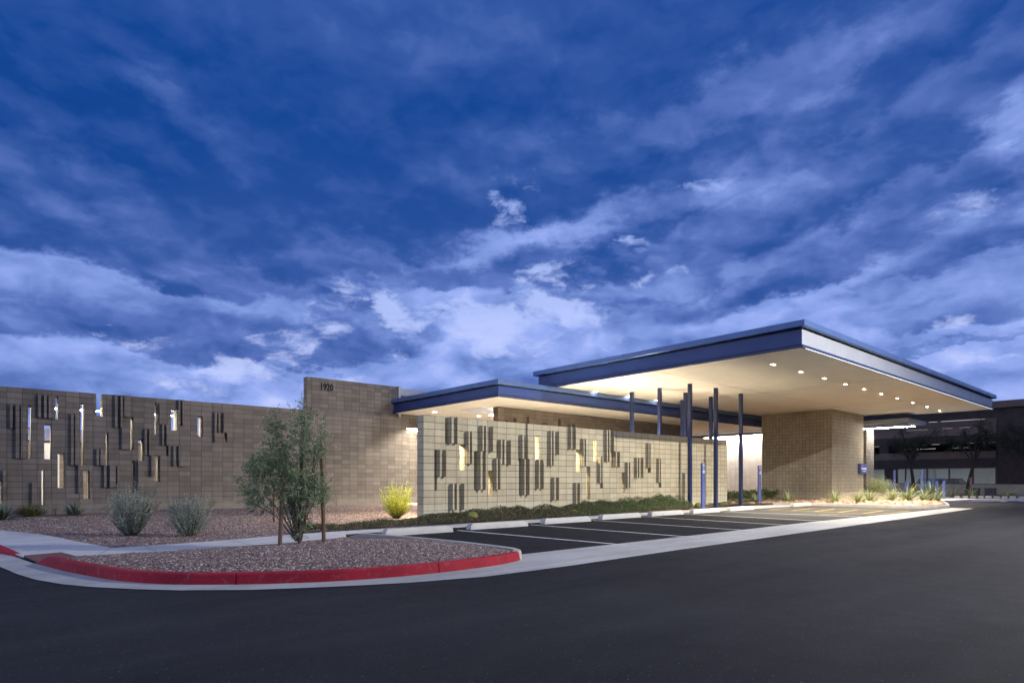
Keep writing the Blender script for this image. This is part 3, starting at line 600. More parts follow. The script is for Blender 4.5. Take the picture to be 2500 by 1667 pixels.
for a, b, c, d in S_FINS:
    w = max(b-a, .045); m2 = MB(); m2.box(a, Y0-.165, cz(c), a+w, Y0+.02, cz(d)); m2.build('fin', CMU_S, root)
# long perforated wall on the left
YL = 27.; ZL = -.02; zl = lambda n: ZL+n*C8
L_OPEN = [(1.38, 1.47, 10, 19), (2.14, 2.22, 17, 21), (1.83, 2.03, 10, 16), (2.21, 2.41, 5, 11), (2.87, 2.98, 9, 20), (3.35, 3.55, 18, 22.1), (1.75, 1.83, 2, 8), (.58, .68, 2, 6), (2.96, 3.15, 3, 8), (3.64, 3.73, 9, 15), (4.44, 4.53, 12, 18), (4.69, 4.88, 10, 14), (5.24, 5.36, 15, 21), (5.81, 6.02, 16, 20), (6.76, 6.96, 15, 19), (5.62, 5.72, 11, 13), (4.49, 4.58, 4, 10), (5.24, 5.43, 6, 11), (7.79, 7.9, 14, 16)]
L_FINS = [(.89, .96, 15, 19), (1.04, 1.14, 10, 19), (1.18, 1.32, 10, 19), (1.65, 1.73, 17, 21), (1.81, 1.89, 17, 21), (1.94, 2.12, 17, 21), (2.58, 2.66, 9, 18), (2.70, 2.86, 9, 18), (3.34, 3.42, 9, 12), (3.46, 3.62, 9, 12), (.70, .79, 3, 8), (1.48, 1.66, 2, 6), (2.79, 2.88, 4, 9), (3.57, 3.65, 5, 9), (3.75, 3.94, 5, 9), (3.99, 4.05, 5, 9), (3.91, 4.00, 16, 22), (4.09, 4.17, 16, 22), (4.21, 4.43, 18, 22), (4.13, 4.37, 12, 16), (4.87, 4.95, 11, 16), (5.03, 5.09, 11, 16), (5.10, 5.17, 7, 11), (5.38, 5.50, 17, 21), (5.47, 5.53, 13, 17), (5.62, 5.68, 13, 17), (6.04, 6.11, 17, 22), (6.18, 6.24, 17, 22), (5.86, 5.95, 9, 13), (6.05, 6.30, 9, 13), (4.66, 4.86, 4, 10), (7.37, 7.46, 14, 20), (7.52, 7.58, 16, 20), (7.71, 7.78, 16, 20)]
root = thing('perforated_wall', 'long grey block wall with lit vertical slots and raised fins behind the gravel bed', 'wall', (-4, YL, 0))
mb = MB(); pierced_wall(mb, -6., 16.55, -.2, zl(22), YL, YL+.58, [(a, b, zl(c), zl(d)) for a, b, c, d in L_OPEN]); mb.build('wall', CMU_L, root)
for a, b, c, d in L_FINS:
    m2 = MB(); m2.box(a, YL-.15, zl(c), b, YL+.02, zl(d)); m2.build('fin', CMU_L, root)
def text_mesh(name, s, size, mat, parent, loc, rotx=90, rotz=0, ext=.01, ax='LEFT', sx=1., bold=0.):
    cu = bpy.data.curves.new(name, 'FONT'); cu.body = s; cu.size = size; cu.extrude = ext; cu.offset = bold; cu.align_x = ax; cu.resolution_u = 3
    t = bpy.data.objects.new(name, cu); COL.objects.link(t); bpy.context.view_layer.update()
    me = bpy.data.meshes.new_from_object(t.evaluated_get(bpy.context.evaluated_depsgraph_get())); bpy.data.objects.remove(t)
    me.name = name
    me.transform(Matrix.Translation(Vector(loc)-(Vector(parent.location) if parent else Vector()))@Matrix.Rotation(R(rotz), 4, 'Z')@Matrix.Rotation(R(rotx), 4, 'X')@Matrix.Diagonal((sx, 1, 1, 1)))
    me.materials.clear(); me.materials.append(mat); o = bpy.data.objects.new(name, me); COL.objects.link(o)
    if parent: o.parent = parent
    return o
root = thing('address_wall', 'tall brown block wall with the number 1920 beside the low blue roof', 'wall', (11.57, 27.6, 0))
mb = MB(); mb.box(11.57, 27.6, 0, 16.36, 28.0, 6.07); mb.build('wall', CMU_L, root)
mb = MB(); mb.box(16.365, 27.5, 4.4, 16.50, 28.0, 6.10); mb.build('metal_trim', GREYM, root)
text_mesh('house_number', '1920', .45, NUM, root, (12.18, 27.585, 5.52), sx=.74, ext=.012, bold=.015)
# recessed back wall and entry wall under the low roof
root = thing('back_wall', 'warm lit block wall recessed behind the yellow bush', 'wall', (17, 27.6, 0))
mb = MB(); mb.box(16.505, 27.62, 0, 40, 28.0, 4.69); mb.build('wall', CMU_L, root)
root = thing('entry_wall', 'dark brown block wall seen over the screen wall under the low roof', 'wall', (18.3, 21.85, 0))
mb = MB(); pierced_wall(mb, 18.3, 33.3, 0, 4.69, 21.85, 22.2, [(22.28, 22.5, .5, 4.4)]); mb.build('wall', CMU_B, root)
for a, b, c, d in [(19.25, 19.33, 2.2, 4.2), (19.9, 19.98, 1.5, 4.0), (20.1, 20.17, 1.5, 4.35), (21.2, 21.27, 2.2, 4.1), (21.4, 21.46, 2.2, 4.1), (23.0, 23.07, 2, 4.2), (23.3, 23.36, 2, 4.2), (18.75, 18.82, 2.6, 4.1)]:
    m2 = MB(); m2.box(a, 21.65, c, b, 21.87, d); m2.build('fin', CMU_B, root)
root = thing('white_wall', 'brightly lit white block wall between the blue columns and the pier', 'wall', (44.5, 14.8, 0))
mb = MB(); mb.box(44.5, 15.62, 0, 44.9, 36, 4.85); mb.build('wall', CMU_W, root)
mb = MB(); mb.box(42.9, 12.2, 4.86, 46.5, 36, 5.08); mb.build('eave', SILVER, root)
mb = MB(); mb.box(44.30, 12.25, 4.635, 44.36, 34, 4.655); mb.build('strip_light', BARW, root)
mb = MB(); mb.box(44.10, 12.2, 4.66, 44.495, 34, 4.70); mb.box(44.3, 14.0, 4.70, 44.36, 14.1, 4.86); mb.box(44.3, 20.0, 4.70, 44.36, 20.1, 4.86); mb.build('light_housing', GREYM, root)
root = thing('end_wall', 'blue grey block wall end right of the lit pier', 'wall', (44.6, 14, 0))
mb = MB(); mb.box(43.6, 14.75, 0, 44.95, 15.61, 4.6); mb.build('wall', CMU_L, root)
mb = MB(); mb.box(43.56, 14.95, 2.2, 43.61, 15.2, 3.9); mb.build('raised_block', CMU_L, root)
root = thing('clerestory_block', 'grey metal roof parapet rising behind the low blue roof', 'building', (16.5, 28.2, 0))
mb = MB(); mb.box(16.55, 28.2, 5.76, 38, 40, 6.09); mb.build('parapet', GREYM, root)
mb = MB(); mb.box(16.6, 28.3, 4.3, 37.9, 39.9, 5.755); mb.build('glazing', M_('glazing', (.10, .13, .2), .08, spec=.8).m, root)
root = thing('courtyard_building', 'white courtyard building with dark blue roof edge seen through the wall slots', 'building', (0, 36, 0))
mb = MB(); mb.box(-8, 36, 0, 15, 40, 3.1); mb.build('wall', CMU_L, root)
mb = MB(); mb.box(2.2, 35.9, .1, 3.0, 35.99, 3.0); mb.build('white_wall_panel', SILVER, root)  # pale panel added where one slot looks onto the building's white wall
mb = MB(); mb.box(-8.2, 35.6, 3.105, 15.2, 40.2, 3.68); mb.build('roof_edge', BLUE, root)
# wall mounted bar lights
def bar_light(x0, x1, y, z, label, group=None, arm=.22, wall=1, up=False, lens=None):
    """hooded bar on two arms reaching back to a wall (wall = +1 behind, -1 in front); up adds a second lens on top"""
    r = thing('bar_light', label, 'wall light', ((x0+x1)/2, y, z), group)
    m2 = MB(); m2.box(x0, y-.08, z+.02, x1, y+.08, z+.05)
    for x in (x0+.12, x1-.12):
        a, b = (y+.08, y+arm) if wall > 0 else (y-arm, y-.08); m2.box(x-.015, a+.001, z+.022, x+.015, b, z+.048)
    m2.build('housing', DARKM, r)
    m2 = MB(); m2.box(x0+.01, y-.05, z-.005, x1-.01, y+.05, z+.018); m2.build('diffuser', lens or BARL, r)
    if up: m2 = MB(); m2.box(x0+.01, y-.05, z+.052, x1-.01, y+.05, z+.066); m2.build('diffuser', BARU, r)  # unseen upward lens, put in to brighten the soffit
    return r
bar_light(16.80, 17.52, 27.4, 3.92, 'bright bar light on the recessed wall above the yellow bush', lens=BARS)
bar_light(18.98, 19.62, 23.3, 4.45, 'bright bar light beside the brown entry wall under the soffit')
for i, (a, b) in enumerate([(.2, 1.3), (1.9, 3.2), (3.3, 4.4), (5.2, 6.4), (7.2, 8.4), (10.5, 11.6)]):
    bar_light(a, b, 28.45, 3.93, ['bar light behind the leftmost wall slots', 'bar light behind the slot left of the notch in the wall top', 'bar light seen in the notch of the wall top', 'bar light behind the slots right of the notch', 'bar light behind the last small slot', 'bar light behind the tree end of the perforated wall'][i], 'bar lights behind the perforated wall', arm=.87, wall=-1, lens=BARH)
for i, x in enumerate((10.3, 11.6, 13.7, 15.7, 17.1, 18.4, 20.1, 22.6, 25.0)):
    bar_light(x, x+.8, 16.45, 2.80, 'unseen bar light on the back of the screen wall', 'unseen bar lights on the back of the screen wall', arm=.77, wall=-1, up=x > 15, lens=BARH)

# ------------------------------------------------------------------ canopies
def slab_canopy(root, x0, x1, y0, y1, zs, zt, cap_h, inset, front_mat, back=True):
    """soffit, recessed fascia between a bottom flange and a projecting roof cap"""
    m = MB(); m.box(x0+inset, y0+inset, zs, x1-inset, y1-inset, zs+.05); sof = m.build('soffit', SOFF, root)
    zc = zt-cap_h
    m = MB(); m.box(x0+inset+.06, y0+inset+.06, zs+.055, x1-inset-.06, y1-inset-.06, zc-.005); m.build('core', DARKM, root)
    for nm, (a, b, c, d), mt in (('fascia', (x0+inset-.03, y0+inset-.03, x0+inset, y1-inset), BLUE), ('fascia', (x0+inset+.003, y0+inset-.028, x1-inset, y0+inset), front_mat),
                                 ('fascia', (x1-inset, y0+inset-.03, x1-inset+.03, y1-inset), BLUE)):
        m = MB(); m.box(a, b, zs+.10, c, d, zc-.05); m.build(nm, mt, root)
    m = MB()                                               # bottom flange: a thin frame round the soffit
    for (a, b, c, d) in ((x0+inset-.10, y0+inset-.10, x1-inset+.10, y0+inset-.002), (x0+inset-.10, y0+inset, x0+inset-.002, y1-inset), (x1-inset+.002, y0+inset, x1-inset+.10, y1-inset), (x0+inset-.10, y1-inset+.002, x1-inset+.10, y1-inset+.10)):
        m.box(a, b, zs-.012, c, d, zs+.07)
    m.build('flange', NAVY, root)
    m = MB(); m.box(x0, y0, zc, x1, y1, zt); m.build('roof_cap', BLUEC, root, bevel=.012)
    return sof
def downlight(x, y, z, root, beam=1.):
    m = MB()                                               # a shallow trim ring with the lens set up inside it
    for (a, b, c, d) in ((-.145, -.062, .145, -.045), (-.145, .045, .145, .062), (-.145, -.0445, -.125, .0445), (.125, -.0445, .145, .0445)): m.box(x+a, y+b, z-.02, x+c, y+d, z-.001)
    d = m.build('downlight', SOFF, root)
    m = MB(); m.box(x-.124, y-.044, z-.012, x+.124, y+.044, z-.002); m.build('lens', LENS, d)
    if not beam: return d
    la = bpy.data.lights.new('downlight_beam', 'SPOT'); la.energy = DL_POWER*(1. if z > 5 else .8); la.color = (1., .88, .70); la.spot_size = R(108 if z > 5 else 132); la.spot_blend = 1. if z > 5 else .35; la.shadow_soft_size = .06
    lo = bpy.data.objects.new('downlight_beam', la); COL.objects.link(lo); lo.location = (x, y, z-.05); return d
DL_POWER = 2000
root = big = thing('drop_off_canopy', 'large flat blue and silver canopy with recessed lights over the drop off', 'canopy', (19.3, 8.3, 0))
slab_canopy(root, 19.25, 45.0, 8.25, 20.5, 5.42, 6.24, .20, .20, SILVER)
for x, y in [(21.5, 10.33), (23.78, 10.34), (26.0, 10.36), (28.22, 10.38), (30.4, 10.38), (32.71, 10.42), (35.13, 10.46), (37.74, 10.5), (40.46, 10.55), (43.31, 10.66), (21.87, 19.01), (24.36, 19.03), (26.62, 18.98)]: downlight(x, y, 5.42, root, y < 15)
for a, b, c, e in ((19.5, 13.98, 37.5, 14.0), (28.2, 8.5, 28.22, 20.2), (36.6, 8.5, 36.62, 20.2)):
    m = MB(); m.box(a, b, 5.416, c, e, 5.4195); m.build('control_joint', GREYM, root)
m = MB(); m.box(19.6, 8.37, 5.395, 44.6, 8.385, 5.407); m.build('edge_light', COVE, root)
for x, y in [(23.18, 14.8), (25.14, 14.72), (27.62, 14.85), (23.25, 16.4), (25.4, 16.45), (27.55, 16.4), (23.3, 18.0), (27.65, 18.1)]:
    m = MB(); t = .072; f = .014                            # wide-flange steel posts
    m.box(x-t, y-t, .02, x+t, y-t+f, 5.42); m.box(x-t, y+t-f, .02, x+t, y+t, 5.42); m.box(x-t, y-t+f+.001, .02, x-t+.02, y+t-f-.001, 5.42); m.box(x+t-.02, y-t+f+.001, .02, x+t, y+t-f-.001, 5.42)
    m.build('column', NAVY, root)
root = thing('entry_canopy', 'lower flat blue canopy with lit cream soffit joining the brown wall', 'canopy', (16.2, 19.3, 0))
slab_canopy(root, 16.0, 40.5, 19.12, 28.6, 4.70, 5.40, .20, .18, BLUE)
for x, y in [(17.33, 25.67), (20.17, 25.69), (23.0, 25.7), (26.0, 25.7), (29, 25.7), (32, 25.7)]: downlight(x, y, 4.70, root)
m = MB(); m.box(17.9, 22.6, 4.69, 20.3, 24.3, 4.699); m.build('skylight_panel', M_('skylight', (.62, .63, .74), .5).m, root)
root = thing('block_pier', 'large tan block pier carrying the canopy beside the rock bed', 'pier', (37.6, 14.55, 0))
mb = MB(); mb.box(37.6, 14.55, 0, 42.5, 18.8, 5.418); mb.build('wall', CMU_P, root)
# sign on the pier, low wall and its little plate
root = thing('wall_sign', 'blue plate sign with orange mark and white lettering on the pier corner', 'sign', (42.2, 14.45, 1.95))
mb = MB(); mb.box(41.55, 14.40, 1.70, 42.72, 14.545, 2.31); mb.build('plate', BLUEP, root, bevel=.006)
for i, w in enumerate((.12, .05, .11, .10, .04, .12, .09, .11, .10)): 
    pass
mb = MB(); x = 41.72; random.seed(3)
for w in (.07, .05, .07, .07, .03, .07, .05, .07, .06, .05, .07): mb.box(x, 14.392, 1.94, x+w, 14.3995, 2.06); x += w+.018
x = 41.93
for w in (.05, .03, 0, .05, .05, .03, .05, .04, .05):
    if w: mb.box(x, 14.392, 1.82, x+w, 14.3995, 1.87)
    x += w+.018
mb.build('sign_text', SIGNW, root)
mb = MB(); mb.prism([(41.90, 14.392), (41.97, 14.392), (41.97, 14.3995), (41.90, 14.3995)], 2.075, 2.24); mb.build('flame_mark', SIGNO, root)
root = thing('low_wall', 'low block seat wall among yuccas on the rock bed', 'wall', (38, 13, 0))
A, B = Vector((35.4, 13.75)), Vector((40.5, 11.75)); d = (B-A).normalized(); s = Vector((-d.y, d.x))*.15
mb = MB(); mb.prism([tuple(A-s), tuple(B-s), tuple(B+s), tuple(A+s)], .05, .52); mb.build('wall', CMU_P, root)
e = d*.03; s2 = s*1.12
mb = MB(); mb.prism([tuple(A-s2-e), tuple(B-s2+e), tuple(B+s2+e), tuple(A+s2-e)], .523, .57); mb.build('coping', CONCK, root)
root = thing('small_sign', 'small blue plate with two white words on the low wall', 'sign', (40, 11.7, .3))
p = A+d*4.75-s*1.03; q = A+d*5.05-s*1.03; n = -s.normalized()*.012
mb = MB(); mb.prism([tuple(p), tuple(q), tuple(q+n), tuple(p+n)], .18, .50); mb.build('plate', BLUEP, root)
random.seed(9); m = MB(); u = Vector((d.x, d.y, 0)); o = Vector((p.x+n.x*1.02, p.y+n.y*1.02, 0)); k = Vector((n.x, n.y, 0))*.25
for z, ws in ((.37, (.05, .055, .05)), (.24, (.05, .045, .055, .04))):
    t = .03
    for w_ in ws:
        a, b = o+u*t, o+u*(t+w_); m.prism([(a.x, a.y), (b.x, b.y), (b.x+k.x, b.y+k.y), (a.x+k.x, a.y+k.y)], z, z+.09); t += w_+.012
m.build('sign_text', SIGNW, root)
# ------------------------------------------------------------------ wheel stops, posts, bollards
WS = [(6.93, 8.79, 12.30), (9.47, 11.45, 12.48), (12.27, 14.25, 12.66), (15.05, 17.1, 12.90), (17.82, 19.75, 12.98), (20.44, 22.35, 13.0), (23.29, 25.3, 13.08), (29.3, 31.3, 13.16)]
WL = ['concrete wheel stop nearest the gravel island, its left end against the kerb', 'second concrete wheel stop from the gravel island, left of the first long white line', 'concrete wheel stop third from the gravel island in front of the cactus',
      'concrete wheel stop fourth from the gravel island in front of the green shrubs', 'concrete wheel stop just left of the blue post by the first column', 'concrete wheel stop at the foot of the near blue sign post',
      'concrete wheel stop between the two blue sign posts', 'last concrete wheel stop by the rock bed beyond the yellow hatching']
def wheel_stop(ln):
    m = MB(); h = ln/2; pf = [(-.10, .0), (-.095, .08), (-.07, .155), (.07, .155), (.095, .08), (.10, .0)]
    ends = [[(-h+(.0 if z < .03 else .02 if z < .1 else .07), y, z) for y, z in pf], [(h-(.0 if z < .03 else .02 if z < .1 else .07), y, z) for y, z in pf]]
    for j in range(len(pf)-1): m.face([ends[0][j], ends[1][j], ends[1][j+1], ends[0][j+1]][::-1])
    m.face(ends[0]); m.face(ends[1][::-1]); return m
for (a, b, y), lb in zip(WS, WL):
    o = wheel_stop(b-a).build('wheel_stop', CONCW, None, origin=(0, 0, 0), bevel=.012); o.location = ((a+b)/2, y, .006); o.rotation_euler[2] = R(random.uniform(-.8, .8))
    tag(o, lb, 'wheel stop', 'concrete wheel stops along the parking bays')
def sign_post(x, y, h, label):
    r = thing('sign_post', label, 'sign post', (x, y, .03), 'blue sign posts for the reserved bays')
    m = MB(); m.box(-.11, -.045, 0, .11, .045, h); m.build('post', BLUEP, r, origin=(0, 0, 0), bevel=.006)
    o = Vector(r.location)
    text_mesh('sign_text', 'RESERVED', .058, SIGNW, r, o+Vector((-.095, -.048, h-.075)), ext=.002, sx=.62)
    text_mesh('sign_text', 'PARKING', .058, SIGNW, r, o+Vector((-.095, -.048, h-.145)), ext=.002, sx=.70)
    m = MB()                                               # wheelchair mark
    m.lathe([(.0, 0), (.013, .006), (.013, .02), (0, .026)], (-.012, -.049, h-.205), 8)
    m.box(-.022, -.0485, h-.262, -.004, -.0445, h-.207); m.box(-.022, -.0485, h-.262, .028, -.0445, h-.248); m.box(.018, -.0485, h-.292, .030, -.0445, h-.25)
    for k in range(14):
        a, b = R(120+k*17), R(137+k*17); m.face([(-.008+.034*math.cos(a), -.0485, h-.270+.034*math.sin(a)), (-.008+.034*math.cos(b), -.0485, h-.270+.034*math.sin(b)), (-.008+.026*math.cos(b), -.0485, h-.270+.026*math.sin(b)), (-.008+.026*math.cos(a), -.0485, h-.270+.026*math.sin(a))])
    m.build('wheelchair_symbol', SIGNW, r, origin=(0, 0, 0))
    m = MB()
    for z, w in ((h-.345, .18), (h-.375, .18), (h-.405, .15), (h-.43, .11)):
        x0 = -w/2; random.seed(int(z*1000))
        while x0 < w/2-.02:
            ww = random.uniform(.012, .03); m.box(x0, -.0485, z, min(x0+ww, w/2), -.0445, z+.02); x0 += ww+.007
    m.build('sign_text', SIGNW, r, origin=(0, 0, 0)); return r
sign_post(23.42, 14.32, 1.97, 'blue reserved parking sign post in front of the first blue column')
sign_post(29.55, 14.9, 1.97, 'blue reserved parking sign post standing before the white wall')
def post(name, x, y, h, w, label, cat, grp):
    r = thing(name, label, cat, (x, y, .14), grp)
    m = MB(); m.box(-w/2, -w/2, 0, w/2, w/2, h-.004); m.build('post', BLUEP, r, origin=(0, 0, 0), bevel=.008)
    m = MB(); m.box(-w/2+.012, -w/2+.012, h-.003, w/2-.012, w/2-.012, h+.012); m.build('cap', BLUEP, r, origin=(0, 0, 0)); return r
for x, y, lb in [(43.29, 11.21, 'blue square bollard left of the three in front of the garage'), (44.55, 11.12, 'blue square bollard in the middle of the three in front of the garage'), (45.45, 10.95, 'blue square bollard right of the three in front of the garage'),
                 (41.75, 11.15, 'blue square bollard half hidden by the tall yucca'), (42.6, 12.2, 'blue square bollard behind the tall yucca leaves'), (42.8, 13.3, 'blue square bollard beside the left tall post behind the low wall')]:
    post('bollard', x, y, 1.06, .145, lb, 'bollard', 'blue square bollards at the drop off')
post('tall_post', 42.3, 12.75, 1.74, .10, 'slender blue post left, in front of the white garage door', 'post', 'tall blue posts'); post('tall_post', 44.6, 11.9, 1.74, .10, 'slender blue post right, in front of the parked blue car', 'post', 'tall blue posts')
# ------------------------------------------------------------------ plants
def blades(n, lmin, lmax, wid, droop, up, seg=5, seed=1, r0=.05, thick=0.):
    g = np.random.default_rng(seed); V, Q, U = [], [], []; k = 0
    for i in range(n):
        a = g.uniform(0, 2*math.pi); e = math.radians(g.uniform(*up)); ln = g.uniform(lmin, lmax); dr = g.uniform(droop*.4, droop*1.3); w = wid*g.uniform(.7, 1.2); rr = r0*math.sqrt(g.random())
        p = np.array([rr*math.cos(a), rr*math.sin(a), 0.]); s = np.array([-math.sin(a), math.cos(a), 0]); tw = g.uniform(-.5, .5); s = s*math.cos(tw)+np.array([0, 0, 1])*math.sin(tw); u = g.random()
        for j in range(seg+1):
            t = j/seg; ww = w*(1-t)**.7*(.55+1.2*min(t*3, .5)) if j < seg else .0008
            V += [p-s*ww/2, p+s*ww/2]; U += [(u, t)]*2
            p = p+ln/seg*np.array([math.cos(e)*math.cos(a), math.cos(e)*math.sin(a), math.sin(e)]); e -= dr/seg*(1+t)
        for j in range(seg): b = k+2*j; Q.append((b, b+1, b+3, b+2))
        k += 2*(seg+1)
    Q = np.array(Q); U = np.array(U); return np.array(V), Q, U[Q.ravel()]
def blade_plant(name, label, cat, x, y, z, mesh, mat, group=None, rz=0., s=1., part='leaves'):
    r = thing(name, label, cat, (x, y, z), group, rz); V, Q, U = mesh; o = fast_mesh(part, V, Q, mat, r, U); r.scale = (s, s, s); return r
YM = [blades(85, .6, 1.0, .032, .75, (28, 86), 6, s, .10) for s in (1, 2, 3)]; YT = blades(70, .9, 1.25, .03, .55, (50, 88), 6, 9, .10)
yuc = [(32.9, 12.6, 0, .85, 'yucca with long arching leaves at the left end of the rock bed'), (33.9, 11.9, 1, .75, 'small yucca left of the low block wall'), (35.0, 11.7, 2, .95, 'yucca in front of the pier corner'), (35.7, 10.9, 0, .85, 'yucca under the blue plate sign'),
       (36.8, 10.5, 1, 1.1, 'full yucca in front of the low wall middle'), (37.6, 9.95, 2, .9, 'yucca right of the full one by the low wall'), (39.0, 9.75, 0, .95, 'yucca with fine leaves beside the tall dark yucca'),
       (32.1, 14.6, 1, .8, 'yucca at the foot of the pier near the last wheel stop'), (30.6, 15.6, 2, .8, 'yucca with wispy leaves left of the pier'), (29.9, 15.3, 0, .6, 'small yucca touching the second sign post')]
for x, y, k, s, lb in yuc: blade_plant('yucca', lb, 'yucca', x, y, rock_z(x, y)-.02 if y < 14.5 else .1, YM[k], LF_YUC, 'yuccas round the pier', x*2, s*1.15)
blade_plant('yucca', 'tall dark green yucca at the right end of the low wall', 'yucca', 38.35, 9.9, .16, YT, LF_AGAVE, 'yuccas round the pier', .4, 1.2)
for i, (x, y, s, lb) in enumerate([(50.3, 11.5, 1.0, 'pale yucca just right of the bollards'), (50.2, 10.55, 1.0, 'yucca with a coral flower stalk beyond the bollards'), (50.0, 8.55, 1.1, 'pale yucca at the kerb in front of the tan wall')]):
    r = blade_plant('yucca', lb, 'yucca', x, y, .13, YM[i], LF_YUC, 'yuccas beyond the bollards', i, s)
    if i == 1:
        m = MB(); m.tube([(0, 0, .1), (.05, .02, .7), (.02, .05, 1.25)], [.014, .011, .006], 6); m.build('flower_stalk', PINK, r, origin=(0, 0, 0))
        n = 160; t = rng.random(n); p = np.stack([.03+rng.normal(0, .03, n), .04+rng.normal(0, .03, n), .8+.5*t], 1); V, Q, U = leaves(p, rng.normal(size=(n, 3))+[0, 0, .6], .07, .03); fast_mesh('flower_spike', V, Q, PINK, r, U)
AG = [blades(58, .40, .62, .062, .25, (8, 82), 4, s, .05) for s in (21, 22)]
for i, (x, y, s, lb) in enumerate([(.66, 24.6, 1.15, 'agave at the left edge before the perforated wall'), (2.58, 25.9, 1.05, 'spiky agave below the slots in the middle of the gravel bed'), (4.62, 25.6, 1.0, 'dark agave half hidden behind the first silver shrub')]):
    blade_plant('agave', lb, 'agave', x, y, bed_z(x, y)-.02, AG[i % 2], LF_AGAVE, 'agaves along the perforated wall', i, s)
GR = blades(700, .35, .62, .012, .5, (30, 88), 4, 31, .22)
blade_plant('grass_clump', 'round green grassy clump between the two left agaves', 'shrub', 1.42, 26.3, bed_z(1.42, 26.3)-.02, GR, LF_OLIVE, None, 0, .95)
blade_plant('grass_clump', 'small dark clump behind the second silver shrub', 'shrub', 5.85, 26.4, bed_z(5.85, 26.4), GR, LF_AGAVE, None, 1, .5)
def sprig(name, label, x, y, z, h, n, mat, spread, leaf, seed, cat='seedling', group=None):
    g = np.random.default_rng(seed); r = thing(name, label, cat, (x, y, z), group); m = MB(); P_, D_ = [], []
    for i in range(n):
        a = g.uniform(0, 6.28); tip = Vector((math.cos(a)*spread*g.uniform(.3, 1), math.sin(a)*spread*g.uniform(.3, 1), h*g.uniform(.6, 1))); mid = tip*.5+Vector((0, 0, h*.12)); m.tube([(0, 0, 0), mid, tip], [.006, .004, .002], 4, False)
        for t in np.linspace(.3, 1, 14): q = Vector((0, 0, 0)).lerp(mid, t*2) if t < .5 else mid.lerp(tip, t*2-1); P_.append(q); D_.append(g.normal(size=3)+[0, 0, .5])
    m.build('stems', BARK, r, origin=(0, 0, 0)); V, Q, U = leaves(np.array(P_)+g.normal(0, .01, (len(P_), 3)), np.array(D_), leaf, leaf*.4); fast_mesh('leaves', V, Q, mat, r, U); return r
for i, (x, y, h, lb) in enumerate([(2.1, 26.5, .4, 'thin seedling between the clump and the spiky agave'), (3.6, 26.5, .4, 'pale seedling behind the first silver shrub'), (7.0, 25.9, .5, 'bare twiggy plant at the wall left of the young tree'), (12.4, 26.3, .5, 'low spreading bare plant at the wall right of the young tree'), (5.2, 26.6, .4, 'dark little plant behind the gravel mound')]):
    sprig('seedling', lb, x, y, bed_z(min(x, 11), y), h, 9, LF_OLIVE, h*.9, .035, 40+i, group='small plants along the perforated wall')
def shrub(name, label, cat, x, y, z, h, rad, nst, nl, ln, mat, seed, lean=(0, 0), stemcol=None, low=.12):
    """upright many-stemmed shrub: stems fan out of one base and carry leaves along their upper part"""
    g = np.random.default_rng(seed); r = thing(name, label, cat, (x, y, z)); m = MB(); P_, D_ = [], []
    for i in range(nst):
        a = g.uniform(0, 2*math.pi); q = math.sqrt(g.random()); top = Vector((math.cos(a)*q*rad+lean[0], math.sin(a)*q*rad+lean[1], h*(1-.12*q*q)*g.uniform(.42, 1.05)*(1.16 if i % 9 == 0 else 1.))); b = Vector((math.cos(a)*q*.10, math.sin(a)*q*.10, 0)); mid = Vector((top.x*.60, top.y*.60, top.z*.46))
        if i % 2 == 0: m.tube([b, mid, top], [.007, .004, .0015], 4, False)
        tt = g.uniform(low+.1*g.random(), 1, nl); 
        for t in tt:
            p = b.lerp(mid, t*2) if t < .5 else mid.lerp(top, t*2-1); dv = (top-b).normalized(); P_.append(p); D_.append(np.array(dv)*1.0+g.normal(0, .75, 3))
    m.build('stems', stemcol or BARK, r, origin=(0, 0, 0)); P_ = np.array(P_)+g.normal(0, .007, (len(P_), 3)); V, Q, U = leaves(P_, np.array(D_), g.uniform(ln*.6, ln*1.25, len(P_)), ln*.38); fast_mesh('leaves', V, Q, mat, r, U); return r
shrub('silver_shrub', 'larger silver leaved shrub on the gravel bed, left of its twin', 'shrub', 2.66, 16.1, bed_z(2.66, 16.1)-.02, 1.10, .50, 150, 120, .034, LF_SAGE, 5, low=.1)
shrub('silver_shrub', 'smaller silver leaved shrub on the gravel bed between its twin and the young tree', 'shrub', 3.60, 15.05, bed_z(3.6, 15.05)-.02, .95, .50, 130, 115, .034, LF_SAGE, 6, low=.1)
shrub('yellow_shrub', 'glowing yellow green shrub at the left end of the screen wall', 'shrub', 10.05, 17.0, .06, 1.08, .55, 190, 85, .030, LF_YEL, 8, low=.08)
shrub('grey_shrub', 'feathery grey green shrub right of the pier behind the low wall', 'shrub', 40.2, 12.7, .14, 1.2, .75, 200, 40, .06, LF_SAGE, 9); shrub('grey_shrub', 'tall feathery yellow green shrub at the pier corner', 'shrub', 38.9, 12.6, .14, 1.3, .6, 200, 40, .06, LF_YUC, 10)
